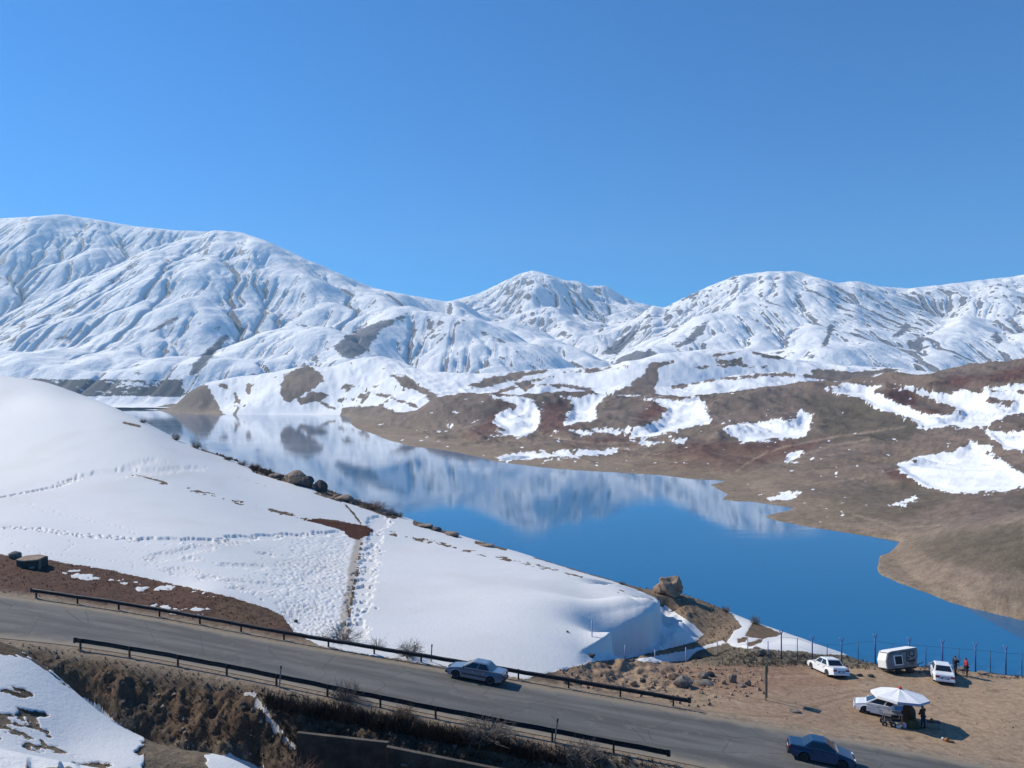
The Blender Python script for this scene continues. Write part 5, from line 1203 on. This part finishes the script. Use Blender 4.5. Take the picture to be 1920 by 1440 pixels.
M['dark_trousers'] = simple('dark_trousers', (0.018, 0.018, 0.022), 0.85); M['red_jacket'] = simple('red_jacket', (0.42, 0.025, 0.03), 0.8); M['jeans'] = simple('dark_blue_trousers', (0.02, 0.028, 0.06), 0.85)
def person(label, loc, rz, jacket, trousers, armL, armR, lean=0.0, h=1.75, stride=0.10, head=0.0):
    root = thing('person', label, 'person', tuple(loc), rz); s = h / 1.75
    # +x is forwards, +y to the figure's left
    lx = lean
    J = {'pel': (0, 0, 0.96), 'waist': (lx * 0.3, 0, 1.10), 'chest': (lx * 0.7, 0, 1.30), 'neck': (lx, 0, 1.47), 'head': (lx + 0.02 + head, 0, 1.58), 'top': (lx + 0.01 + head * 1.3, 0, 1.69),
         'hl': (0, 0.10, 0.90), 'hr': (0, -0.10, 0.90), 'kl': (stride * 0.6, 0.11, 0.50), 'kr': (-stride * 0.3, -0.11, 0.50), 'al': (stride, 0.11, 0.09), 'ar': (-stride, -0.11, 0.09), 'tl': (stride + 0.17, 0.13, 0.035), 'tr': (-stride + 0.17, -0.13, 0.035),
         'sl': (lx, 0.19, 1.40), 'sr': (lx, -0.19, 1.40)}
    for n_, arm in (('l', armL), ('r', armR)):
        for q, p in zip(('e', 'w', 'h'), arm): J[q + n_] = (p[0] + lx, p[1], p[2])
    J['ew_l'] = None
    names = ['pel', 'waist', 'chest', 'neck', 'head', 'top', 'hl', 'kl', 'al', 'tl', 'hr', 'kr', 'ar', 'tr', 'sl', 'el', 'wl', 'hhl', 'sr', 'er', 'wr', 'hhr']
    J['hhl'] = J.pop('hl_') if 'hl_' in J else None
    # arm joints: elbow e, wrist w, hand h
    J['el'], J['wl'], J['hhl'] = [(p[0] + lx, p[1], p[2]) for p in armL]
    J['er'], J['wr'], J['hhr'] = [(p[0] + lx, p[1], p[2]) for p in armR]
    J['hl'] = (0, 0.10, 0.90); J['hr'] = (0, -0.10, 0.90)
    rad = {'pel': (0.13, 0.10), 'waist': (0.12, 0.09), 'chest': (0.15, 0.105), 'neck': 0.055, 'head': (0.080, 0.095), 'top': (0.06, 0.07), 'hl': 0.085, 'kl': 0.055, 'al': 0.04, 'tl': 0.035, 'hr': 0.085, 'kr': 0.055, 'ar': 0.04, 'tr': 0.035,
           'sl': 0.06, 'el': 0.038, 'wl': 0.027, 'hhl': 0.022, 'sr': 0.06, 'er': 0.038, 'wr': 0.027, 'hhr': 0.022}
    idx_ = {n_: i for i, n_ in enumerate(names)}
    E_ = [('pel', 'waist'), ('waist', 'chest'), ('chest', 'neck'), ('neck', 'head'), ('head', 'top'), ('pel', 'hl'), ('hl', 'kl'), ('kl', 'al'), ('al', 'tl'), ('pel', 'hr'), ('hr', 'kr'), ('kr', 'ar'), ('ar', 'tr'), ('chest', 'sl'), ('sl', 'el'), ('el', 'wl'), ('wl', 'hhl'), ('chest', 'sr'), ('sr', 'er'), ('er', 'wr'), ('wr', 'hhr')]
    def sc(p): return tuple(c * s for c in p)
    vs = [sc(J[n_]) for n_ in names]; rr = [rad[n_] for n_ in names]; ee = [(idx_[a], idx_[b]) for a, b in E_]
    for side, hn, wn in ((1, 'hhl', 'wl'), (-1, 'hhr', 'wr')):      # fingers and thumb grow out of the palm
        hp, wp = Vector(vs[idx_[hn]]), Vector(vs[idx_[wn]]); d = (hp - wp).normalized(); sd = d.cross(Vector((0, 0.3, 1))).normalized()
        for f_ in range(4):
            off_ = sd * (f_ - 1.5) * 0.019; ln = (0.06, 0.075, 0.07, 0.055)[f_]
            a = hp + off_ + d * 0.02; b = a + d * ln * 0.55 + Vector((0, 0, -0.006)); c_ = b + d * ln * 0.4 + Vector((0.008, 0, -0.02))
            i0 = len(vs); vs += [tuple(a), tuple(b), tuple(c_)]; rr += [0.009, 0.008, 0.007]; ee += [(idx_[hn], i0), (i0, i0 + 1), (i0 + 1, i0 + 2)]
        a = wp + d * 0.03 + sd * -0.03; b = a + d * 0.035 + sd * -0.015; i0 = len(vs); vs += [tuple(a), tuple(b)]; rr += [0.010, 0.009]; ee += [(idx_[wn], i0), (i0, i0 + 1)]
    skin('body', vs, ee, rr, M['skin'], root)
    # clothes: their own surfaces over the body
    up = lambda q, f: tuple(x * f for x in q) if isinstance(q, tuple) else q * f
    jn = ['pel', 'waist', 'chest', 'neck', 'sl', 'el', 'wl', 'sr', 'er', 'wr']
    ji = {n_: i for i, n_ in enumerate(jn)}
    vj = [sc(J[n_]) for n_ in jn]; vj[0] = sc((0, 0, 0.88)); vj[3] = sc((J['neck'][0], 0, 1.455)); rj = [(0.20, 0.16), (0.185, 0.15), (0.215, 0.16), (0.09, 0.09), 0.11, 0.085, 0.066, 0.11, 0.085, 0.066]
    skin('jacket', vj, [(0, 1), (1, 2), (2, 3), (2, 4), (4, 5), (5, 6), (2, 7), (7, 8), (8, 9)], rj, jacket, root)
    tn = ['pel', 'hl', 'kl', 'al', 'hr', 'kr', 'ar']; vt = [sc(J[n_]) for n_ in tn]; vt[3] = (vt[3][0], vt[3][1], 0.11); vt[6] = (vt[6][0], vt[6][1], 0.11)
    skin('trousers', vt, [(0, 1), (1, 2), (2, 3), (0, 4), (4, 5), (5, 6)], [(0.15, 0.12), 0.11, 0.08, 0.07, 0.11, 0.08, 0.07], trousers, root)
    for n_, a_ in (('tl', 'al'), ('tr', 'ar')):
        p, q = Vector(sc(J[a_])), Vector(sc(J[n_])); MB().box(((p.x + q.x) / 2 - 0.01, (p.y + q.y) / 2, 0.045), (0.27, 0.10, 0.09)).build('shoe', M['black'], root, True, 0.03)
    hd = Vector(sc(J['head'])); bm = bmesh.new(); bmesh.ops.create_icosphere(bm, subdivisions=2, radius=0.108)
    for v in bm.verts:
        v.co.y *= 0.9; v.co.z *= 1.05
    bmesh.ops.delete(bm, geom=[v for v in bm.verts if v.co.x > 0.05 and v.co.z < 0.045 or v.co.z < -0.055], context='VERTS')
    bmesh.ops.translate(bm, verts=bm.verts, vec=hd + Vector((-0.012, 0, 0.035))); bm_obj('hair', bm, M['hair'], root, True)
    fa_ = MB().box((hd.x + 0.098, 0, hd.z), (0.03, 0.022, 0.045)).build('nose', M['skin'], root, True, 0.008)
    for s_ in (-1, 1):
        MB().box((hd.x + 0.082, 0.033 * s_, hd.z + 0.025), (0.016, 0.026, 0.012)).build('eye', M['hair'], root)
        MB().box((hd.x, 0.092 * s_, hd.z + 0.005), (0.035, 0.018, 0.055)).build('ear', M['skin'], root, True, 0.007)
    MB().box((hd.x + 0.083, 0, hd.z - 0.05), (0.012, 0.045, 0.010)).build('mouth', simple('lips', (0.25, 0.09, 0.07), 0.6) if 'lips' not in M else M['lips'], root)
    return root
hang = lambda s_: ((0.0, s_ * 0.25, 1.14), (0.07, s_ * 0.24, 0.90), (0.09, s_ * 0.23, 0.82))
g = Vector(((1791 - 960) / F * 71.2, 71.2, 0)); g.z = ground_z(g.x, g.y)
pa = person('person in black holding a phone up, behind the white sedan at the fence', g, R(10), M['dark_jacket'], M['dark_trousers'], hang(1), ((0.10, -0.24, 1.18), (0.30, -0.16, 1.30), (0.37, -0.14, 1.35)))
ph = MB().box((0.43, -0.14, 1.40), (0.015, 0.07, 0.15)).build('phone', M['black'], None); ph.location = g; ph.rotation_euler = (0, 0, R(10)); tag(ph, 'small black phone held up by the person in black', 'phone')
g = Vector(((1813 - 960) / F * 70.6, 70.6, 0)); g.z = ground_z(g.x, g.y)
person('person in a red jacket and black trousers standing by the fence, facing left', g, R(172), M['red_jacket'], M['dark_trousers'], ((0.02, 0.24, 1.16), (0.20, 0.16, 1.10), (0.27, 0.14, 1.10)), hang(-1), 0.05, 1.78, 0.05, 0.03)
g = at(1731, 1366, 50, 66)
person('person in dark clothes standing right of the umbrella, back half turned', g, R(120), simple('dark_maroon_jacket', (0.035, 0.020, 0.024), 0.85), M['jeans'], ((0.03, 0.27, 1.16), (0.18, 0.20, 1.04), (0.25, 0.16, 1.04)), ((0.03, -0.27, 1.16), (0.18, -0.18, 1.02), (0.25, -0.14, 1.0)), 0.06, 1.72, 0.08)

# ------------------------------------------------------------ rocks
def rockmat(name, c1, c2):
    k = NM(name); f = k.noise(k.obj(), 2.2, 6, 0.7); f2 = k.noise(k.obj(), 9, 5, 0.6)
    cc = k.mix(k.ramp(f, 0.35, 0.68), c1, c2); cc = k.mix(k.math('MULTIPLY', k.ramp(f2, 0.55, 0.75), 0.5), cc, tuple(x * 0.4 for x in c1))
    return k.set(Base_Color=cc, Roughness=0.9, Normal=k.bump(f2, 0.7, 0.08))
M['rock_tan'] = rockmat('tan_rock', (0.20, 0.135, 0.095), (0.34, 0.245, 0.175)); M['rock_grey'] = rockmat('grey_rock', (0.13, 0.105, 0.085), (0.26, 0.215, 0.170)); M['rock_dark'] = rockmat('dark_rock', (0.045, 0.038, 0.036), (0.09, 0.075, 0.068))
def rock(px, py, Yd, w_, h_, mat, label, seed, dp=None, group=None, sink=0.35, name='boulder', cat='boulder', rough=0.28, sub=3):
    Yd = crest(px, 5) if Yd > 105 else Yd
    X = (px - 960) / F * Yd; z = ground_z(X, Yd); sc_ = Yd / F / 2
    a, c_ = w_ * sc_, h_ * sc_
    bm = rock_mesh(seed, a * 1.08, dp or a * 0.9, c_ * 1.15, sub, rough)
    o = bm_obj(name, bm, mat); o.location = (X, Yd, z + c_ * (1 - sink)); tag(o, label, cat, group); o.rotation_euler = (0, 0, 0); return o
rock(1258, 1098, 111, 44, 36, M['rock_tan'], 'large craggy tan boulder on the spur against the lake', 21, sink=0.15, rough=0.6, sub=4)
rock(1240, 1105, 111, 26, 18, M['rock_tan'], 'low tan boulder leaning on the left of the large craggy boulder', 22, sink=0.2, rough=0.4)
rock(556, 896, 150, 50, 24, M['rock_tan'], 'long flat tan boulder on the crest of the snow field', 23, dp=2.0, sink=0.2, rough=0.35, sub=4)
rock(577, 891, 151, 26, 24, M['rock_dark'], 'dark boulder lying on the right end of the long flat tan one', 24, sink=0.1, rough=0.3)
rock(602, 913, 147, 22, 22, M['rock_dark'], 'round dark boulder alone on the crest, right of the flat tan boulder', 25, sink=0.15)
rock(646, 929, 143, 32, 12, M['rock_tan'], 'tan boulder on the crest between round dark boulder and brown bush', 26, sink=0.2)
rock(632, 930, 143, 16, 8, M['rock_tan'], 'small tan boulder left of the tan crest boulder', 27)
rock(518, 890, 158, 26, 9, M['rock_tan'], 'low brown boulder on the crest left of the flat tan boulder', 28)
rock(798, 985, 136, 30, 8, M['rock_tan'], 'low tan boulder on the crest above the upper snow field', 29)
rock(818, 992, 135, 20, 9, M['rock_dark'], 'dark brown boulder right behind the low tan crest boulder', 30)
rock(846, 1000, 132, 26, 9, M['rock_tan'], 'tan boulder last in the row before the open crest', 31)
rock(912, 1019, 127, 30, 5, M['rock_tan'], 'flat tan boulder on the bare patch of the lower crest', 32)
for (px, py, Yd, w_, h_, lb, sd, mt) in [
        (1280, 1284, 64.2, 34, 22, 'largest grey boulder of the cluster behind the far guardrail end', 41, 'rock_grey'), (1262, 1280, 65.5, 18, 14, 'tan boulder at the left side of the largest grey boulder', 42, 'rock_tan'),
        (1318, 1270, 66.5, 20, 12, 'angular boulder on top of the slab in the middle of the cluster', 43, 'rock_grey'), (1330, 1264, 67.3, 16, 9, 'small dark topped boulder at the back of the cluster', 44, 'rock_dark'),
        (1322, 1281, 65, 34, 8, 'flat grey slab in the middle of the boulder cluster', 45, 'rock_grey'), (1375, 1274, 66, 16, 17, 'upright dark boulder right of the flat slab', 46, 'rock_grey'),
        (1388, 1283, 65, 16, 7, 'small flat stone at the foot of the upright boulder', 47, 'rock_tan'), (1402, 1280, 65.3, 12, 11, 'rightmost small boulder of the cluster', 48, 'rock_grey'),
        (1356, 1280, 65.5, 10, 8, 'pinkish small stone between slab and upright boulder', 49, 'rock_tan'), (1243, 1262, 68, 18, 6, 'low dark stone alone on the dirt left of the cluster', 50, 'rock_grey'),
        (1205, 1283, 64.3, 14, 9, 'dark boulder on the rubble mound, right one of two', 51, 'rock_dark'), (1188, 1288, 63.5, 12, 8, 'brown boulder on the rubble mound, left one of two', 52, 'rock_tan'),
        (1110, 1255, 67.8, 12, 8, 'brown boulder at the snow edge on top of the rubble mound', 53, 'rock_dark'), (1421, 1240, 76.5, 26, 14, 'grey hump of rock behind the green sign', 54, 'rock_grey'),
        (1489, 1324, 59.3, 22, 5, 'flat dark stone on the sand right of the green sign', 55, 'rock_grey'), (1611, 1265, 70.5, 11, 6, 'left one of two small dark stones between sedan and caravan', 56, 'rock_dark'),
        (1633, 1266, 70.3, 12, 6, 'right one of two small dark stones between sedan and caravan', 57, 'rock_dark'), (1842, 1266, 72.0, 22, 6, 'pale flat slab on the ground right of the red jacket person', 58, 'rock_tan'),
        (1803, 1262, 73.0, 14, 10, 'grey stone heap between the two people', 59, 'rock_grey'), (1880, 1274, 71.3, 10, 5, 'pale stone at the foot of a fence post on the far right', 60, 'rock_tan'),
        (325, 1383, 48.0, 14, 28, 'upright brown stone in the gully floor', 61, 'rock_tan'), (300, 1378, 48.5, 30, 14, 'brown rock ledge left of the upright stone in the gully', 62, 'rock_tan'),
        (555, 1172, 67.6, 8, 6, 'dark stone in the snow at the end of the red bank', 63, 'rock_dark'), (1064, 1223, 70.5, 5, 4, 'tiny dark stone alone on the snow above the rubble mound', 64, 'rock_dark')]:
    rock(px, py, Yd, w_, h_, M[mt], lb, sd, rough=0.35)

# stone culvert head beside the snow
g = at(58, 1062, 66, 90)
cb = thing('stone_culvert', 'small dark stone culvert head with a tan slab roof on the red bank', 'culvert', (g.x, g.y, g.z - 0.35), R(-8))
V = [(-1.15, -0.5, 0), (1.15, -0.5, -0.15), (1.15, 0.9, 0), (-1.15, 0.9, 0), (-1.15, -0.5, 1.0), (1.1, -0.5, 1.05), (1.1, 0.9, 1.2), (-1.15, 0.9, 1.15)]
mesh_obj('wall', V, [(0, 1, 5, 4), (1, 2, 6, 5), (2, 3, 7, 6), (3, 0, 4, 7), (4, 5, 6, 7), (3, 2, 1, 0)], M['rock_dark'], cb, bevel=0.04)
V = [(-1.1, -0.62, 1.08), (-0.2, -0.75, 1.02), (1.2, -0.62, 1.14), (1.22, 0.5, 1.30), (0.3, 0.75, 1.36), (-1.1, 0.6, 1.22)]
mesh_obj('roof_slab', V + [(a, b, c - 0.13) for a, b, c in V], [(0, 1, 2, 3, 4, 5), (11, 10, 9, 8, 7, 6)] + [(i, i + 6, (i + 1) % 6 + 6, (i + 1) % 6) for i in range(6)], M['rock_tan'], cb, bevel=0.02)
MB().box((1.25, -0.4, 0.5), (0.16, 0.25, 1.3)).build('side_post', M['rock_grey'], cb, bevel=0.03)
rock(28, 1055, 76.5, 22, 14, M['rock_grey'], 'grey boulder leaning on the left side of the stone culvert head', 71)
rock(60, 1070, 73.8, 10, 5, M['rock_tan'], 'pale stone lying in front of the stone culvert head', 72)

# concrete retaining wall with a culvert opening, in the shade of the road shelf
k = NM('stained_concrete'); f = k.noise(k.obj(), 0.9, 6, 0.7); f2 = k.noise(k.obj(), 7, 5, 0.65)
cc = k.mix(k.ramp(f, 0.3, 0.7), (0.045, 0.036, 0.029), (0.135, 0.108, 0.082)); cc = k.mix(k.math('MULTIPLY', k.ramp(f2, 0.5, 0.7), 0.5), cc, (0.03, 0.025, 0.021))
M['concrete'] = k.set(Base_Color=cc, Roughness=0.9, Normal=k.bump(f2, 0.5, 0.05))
w0, w1, w2 = V3(556, 1374, 47.2), V3(727, 1393, 46.6), V3(1060, 1460, 45.6)
rw = thing('retaining_wall', 'long stained concrete retaining wall with a dark culvert opening under the road', 'wall', tuple(w0))
def slab(name, a, b, zb0, zt0, zt1, t, mat, par, org):
    a, b = Vector(a) - org, Vector(b) - org; d = (b - a); d.z = 0; d.normalize(); nn_ = Vector((d.y, -d.x, 0)); nn_ = nn_ if nn_.y < 0 else -nn_
    V = [(a.x, a.y, zb0), (b.x, b.y, zb0), (b.x, b.y, zt1), (a.x, a.y, zt0)]; V2 = [(x - nn_.x * t, y - nn_.y * t, z) for x, y, z in V]
    return mesh_obj(name, V + V2, [(0, 1, 2, 3), (7, 6, 5, 4), (0, 4, 5, 1), (1, 5, 6, 2), (2, 6, 7, 3), (3, 7, 4, 0)], mat, par, bevel=0.02)
zb_ = -8.0
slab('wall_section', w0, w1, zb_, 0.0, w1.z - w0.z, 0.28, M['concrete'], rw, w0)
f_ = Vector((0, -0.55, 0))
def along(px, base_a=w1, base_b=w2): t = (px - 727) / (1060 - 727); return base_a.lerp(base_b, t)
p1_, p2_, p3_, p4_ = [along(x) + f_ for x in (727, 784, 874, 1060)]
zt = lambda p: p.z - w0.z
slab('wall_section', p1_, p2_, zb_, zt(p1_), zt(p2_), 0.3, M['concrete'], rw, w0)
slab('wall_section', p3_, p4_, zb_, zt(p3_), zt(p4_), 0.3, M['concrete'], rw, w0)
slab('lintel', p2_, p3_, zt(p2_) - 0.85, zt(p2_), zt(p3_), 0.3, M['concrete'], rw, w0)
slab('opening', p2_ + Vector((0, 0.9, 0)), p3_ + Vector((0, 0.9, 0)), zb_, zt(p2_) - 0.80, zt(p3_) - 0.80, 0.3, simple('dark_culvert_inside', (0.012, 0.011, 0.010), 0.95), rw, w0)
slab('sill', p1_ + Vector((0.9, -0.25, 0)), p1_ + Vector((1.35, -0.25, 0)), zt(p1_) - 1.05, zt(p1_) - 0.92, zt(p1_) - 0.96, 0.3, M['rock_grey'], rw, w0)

# ------------------------------------------------------------ bushes: real twigs
def bush_mesh(seed, w_, h_, twigs=110, lean=0.0, up=0.55):
    rs = np.random.RandomState(seed); b = MB()
    for i in range(twigs):
        a = rs.rand() * 2 * math.pi; el = math.acos(rs.uniform(0, 1) ** up * 0.95); r0 = rs.rand() * 0.12 * w_
        p = Vector((r0 * math.cos(a), r0 * math.sin(a), -0.02)); d = Vector((math.cos(a) * math.sin(el), math.sin(a) * math.sin(el), math.cos(el)))
        L = rs.uniform(0.6, 1.0); q = p + Vector((d.x * w_ * 0.5 * L, d.y * w_ * 0.5 * L, d.z * h_ * L * 0.95 + 0.05))
        mid = p.lerp(q, 0.55) + Vector(rs.randn(3)) * 0.05 * w_
        t = 0.012 * (0.6 + w_ * 0.35)
        for (s_, e_, ta, tb_) in ((p, mid, t, t * 0.7), (mid, q, t * 0.7, t * 0.25)):
            b.tube(s_, e_, ta, tb_, 3)
        for _ in range(3):
            s_ = mid.lerp(q, rs.rand() * 0.9); e_ = s_ + (q - mid) * 0.35 + Vector(rs.randn(3)) * 0.11 * w_; b.tube(s_, e_, t * 0.5, t * 0.2, 3)
    return b
M['twig_brown'] = simple('brown_twigs', (0.095, 0.065, 0.048), 0.9, 0, 3, 0.3); M['twig_grey'] = simple('grey_twigs', (0.13, 0.115, 0.105), 0.9, 0, 3, 0.3); M['twig_red'] = simple('reddish_twigs', (0.125, 0.070, 0.055), 0.9, 0, 3, 0.3)
M['twig_blue'] = simple('frosted_twigs', (0.17, 0.20, 0.24), 0.9, 0, 3, 0.3)
def bush(px, Yd, wpx, hpx, mat, label, seed, twigs=110, cat='bush', name='bush', group=None):
    Yd = crest(px, 3) if Yd > 90 else Yd
    X = (px - 960) / F * Yd; w_ = wpx * Yd / F; h_ = hpx * Yd / F
    o = bush_mesh(seed, w_, h_, twigs).build(name, M[mat], None); o.location = (X, Yd, ground_z(X, Yd) - 0.05); tag(o, label, cat, group)
for a in [(268, 202, 14, 8, 'twig_grey', 'tiny grey bush high on the snow crest, left of the others'), (330, 189.5, 18, 17, 'twig_brown', 'round brown bush on the crest, second from the left'), (368, 183, 22, 13, 'twig_brown', 'low dense bush on the crest right of the round one'),
          (428, 172, 20, 9, 'twig_brown', 'small brown bush where the crest scrub starts'), (455, 168, 22, 11, 'twig_grey', 'grey bush in the crest scrub'), (478, 164, 28, 14, 'twig_red', 'reddish bush in the crest scrub, left of the tan boulder'), (500, 160, 26, 12, 'twig_brown', 'brown bush touching the long flat tan boulder'),
          (668, 141, 20, 10, 'twig_grey', 'grey bush left of the wide reddish bush on the crest'), (700, 140, 56, 16, 'twig_red', 'wide reddish bush on the crest near the top of the trodden track'), (728, 138.5, 34, 14, 'twig_blue', 'frosted bluish bush right of the wide reddish bush'), (748, 137.5, 22, 12, 'twig_grey', 'spiky grey bush at the right end of the crest scrub'),
          (1166, 107, 16, 6, 'twig_brown', 'brown tuft where the snow crest meets the spur'), (1361, 105, 18, 14, 'twig_grey', 'small round bush on the spur above the lake, left one of two'), (1416, 100, 22, 19, 'twig_grey', 'small round bush on the spur above the lake, right one of two'),
          (640, 64.2, 90, 34, 'twig_grey', 'bare grey shrub in the snow behind the far guardrail'), (708, 62.9, 40, 22, 'twig_grey', 'thin bare shrub right of the larger grey shrub by the far guardrail'), (768, 61.5, 60, 30, 'twig_grey', 'sparse dead shrub left of the far marker post'),
          (602, 34.5, 150, 95, 'twig_red', 'large reddish bare bush at the bottom edge in front of the wall'), (548, 33.5, 110, 84, 'twig_red', 'reddish bare bush at the bottom edge, left part of the thicket'), (650, 52.0, 70, 45, 'twig_grey', 'grey bare bush under the near guardrail, left of centre'), (915, 48.9, 110, 42, 'twig_grey', 'grey bare bush on the bank above the culvert opening'),
          (1090, 47.5, 90, 40, 'twig_grey', 'grey bare bush on the bank near the right end of the near guardrail'), (755, 50.2, 60, 26, 'twig_brown', 'brown bare bush at the top of the retaining wall'), (235, 37, 36, 26, 'twig_grey', 'tiny dry shrub sticking out of the near snow patch')]:
    bush(*a, seed=int(a[0]), twigs={'sparse': 40, 'thin ': 36, 'bare ': 60, 'large': 260, 'reddi': 200}.get(a[5][:5], 120))
# tussocks and stones nobody could count
def scatter(name, label, n_, region, fn_, mat, seed, lo=26, hi=240, nowall=False):
    rs = np.random.RandomState(seed); b = MB(); P_ = np.array(region)
    px = rs.uniform(P_[:, 0].min(), P_[:, 0].max(), n_ * 6); py = rs.uniform(P_[:, 1].min(), P_[:, 1].max(), n_ * 6)
    ok = sdf_poly(px, py, region) > 0; px, py = px[ok][:n_ * 2], py[ok][:n_ * 2]
    Yd = np.array([depth_at(a, c, lo, hi) for a, c in zip(px, py)]); X = (px - 960) / F * Yd
    ok = sdf_poly(X, Yd, ROADP) < -0.5; X, Yd = X[ok], Yd[ok]; cnt = 0
    for x, y in zip(X, Yd):
        i = int(round((x / y + 0.80) / 1.6 * (nu - 1))); j = int(np.searchsorted(Ys, y))
        if SN[min(j, nyA - 1), i] > 0: continue
        fn_(b, Vector((x, y, ground_z(x, y))), rs); cnt += 1
        if cnt >= n_: break
    o = b.build(name, mat); tag(o, label, name.replace('_', ' ')); o['kind'] = 'stuff'; return o
OCT = [(1, 0, 0), (-1, 0, 0), (0, 1, 0), (0, -1, 0), (0, 0, 1), (0, 0, -1)]; OF = [(0, 2, 4), (2, 1, 4), (1, 3, 4), (3, 0, 4), (2, 0, 5), (1, 2, 5), (3, 1, 5), (0, 3, 5)]
def stone(b, p, rs, s0=0.05, s1=0.22):
    s = s0 + (s1 - s0) * rs.rand() ** 2.5; Rm = Matrix.Rotation(rs.rand() * 6.28, 3, 'Z') @ Matrix.Rotation(rs.rand() * 1.5, 3, 'X')
    b.add([Rm @ Vector([q * s * rs.uniform(0.6, 1.2) for q in v]) + p + Vector((0, 0, s * 0.2)) for v in OCT], OF)
def tuft(b, p, rs, h0=0.12, h1=0.38):
    h = rs.uniform(h0, h1)
    for _ in range(7):
        a = rs.rand() * 6.28; sp = h * rs.uniform(0.2, 0.8); w_ = 0.012 + h * 0.06; q = p + Vector((math.cos(a) * sp, math.sin(a) * sp, h * rs.uniform(0.5, 1)))
        s_ = Vector((-math.sin(a), math.cos(a), 0)) * w_; b.add([p - s_ - Vector((0, 0, .05)), p + s_ - Vector((0, 0, .05)), q], [(0, 1, 2)])
M['straw'] = simple('dry_grass', (0.20, 0.145, 0.085), 0.9, 0, 0.7, 0.4); M['straw_dark'] = simple('dead_scrub', (0.085, 0.062, 0.045), 0.9, 0, 0.7, 0.4)
BANK = [(0, 1200), (130, 1215), (300, 1250), (500, 1290), (750, 1345), (1000, 1392), (1250, 1428), (1300, 1440), (480, 1440), (300, 1400), (240, 1370), (100, 1250), (0, 1225)]
scatter('scrub', 'dead brown scrub covering the right part of the bank below the road', 1500, [(480, 1286), (750, 1345), (1000, 1392), (1250, 1428), (1300, 1440), (560, 1440), (500, 1360)], lambda b, p, rs: tuft(b, p, rs, 0.12, 0.34), M['straw_dark'], 3, 40, 56)
WT = [(500, 1328), (730, 1372), (1060, 1438), (1060, 1425), (730, 1350), (500, 1312)]
scatter('wall_scrub', 'dead scrub hanging over the top of the retaining wall', 1300, WT, lambda b, p, rs: tuft(b, p, rs, 0.3, 0.9), M['straw_dark'], 13, 46.3, 52)
scatter('dry_grass', 'tufts of straw coloured grass on the bank below the road', 900, BANK, lambda b, p, rs: tuft(b, p, rs, 0.10, 0.28), M['straw'], 4, 40, 56)
scatter('gravel', 'loose stones strewn over the bank below the road', 380, BANK, lambda b, p, rs: stone(b, p, rs, 0.04, 0.22), M['rock_grey'], 5, 40, 56)
MOUND = [(1040, 1256), (1140, 1230), (1300, 1244), (1440, 1262), (1440, 1300), (1320, 1330), (1200, 1308), (1050, 1285)]
scatter('rubble', 'loose tan rubble on the mound behind the far guardrail', 380, MOUND, lambda b, p, rs: stone(b, p, rs, 0.04, 0.24), M['rock_tan'], 6, 56, 76)
LOT = [(1300, 1262), (1920, 1280), (1920, 1440), (1880, 1440), (1500, 1375), (1320, 1335)]
scatter('pebbles', 'small pebbles scattered over the sandy car park', 160, LOT, lambda b, p, rs: stone(b, p, rs, 0.03, 0.10), M['rock_tan'], 7, 50, 76)
scatter('crest_scrub', 'brown scrub and stones along the crest above the lake, by the flat boulder', 420, [(400, 850), (480, 868), (560, 890), (600, 902), (600, 918), (540, 912), (470, 888), (400, 862)], lambda b, p, rs: (tuft(b, p, rs, 0.2, 0.6), stone(b, p, rs, 0.1, 0.5)), M['straw_dark'], 15, 100, 163)
scatter('crest_scrub', 'brown scrub and stones along the crest above the trodden track', 420, [(600, 906), (660, 930), (740, 958), (745, 972), (680, 958), (600, 926)], lambda b, p, rs: (tuft(b, p, rs, 0.2, 0.6), stone(b, p, rs, 0.1, 0.5)), M['rock_tan'], 16, 100, 146)
scatter('low_grass', 'low dry grass on the strip in front of the blue fence and on the spur', 1100, [(1290, 1238), (1350, 1214), (1560, 1230), (1660, 1242), (1920, 1268), (1920, 1276), (1640, 1256), (1300, 1248)], lambda b, p, rs: tuft(b, p, rs, 0.10, 0.35), M['straw_dark'], 8, 66, 86)
scatter('low_scrub', 'low dry scrub on the rounded spur beside the snow', 600, [(1180, 1098), (1270, 1106), (1400, 1160), (1390, 1195), (1310, 1220), (1330, 1190), (1262, 1140)], lambda b, p, rs: tuft(b, p, rs, 0.10, 0.30), M['straw_dark'], 9, 78, 115)
scatter('shore_scrub', 'low scrub and stones along the edge of the red bank', 500, [(0, 1042), (200, 1068), (400, 1105), (540, 1145), (560, 1180), (480, 1185), (250, 1140), (0, 1110)], lambda b, p, rs: tuft(b, p, rs, 0.08, 0.22), M['straw_dark'], 10, 64, 80)
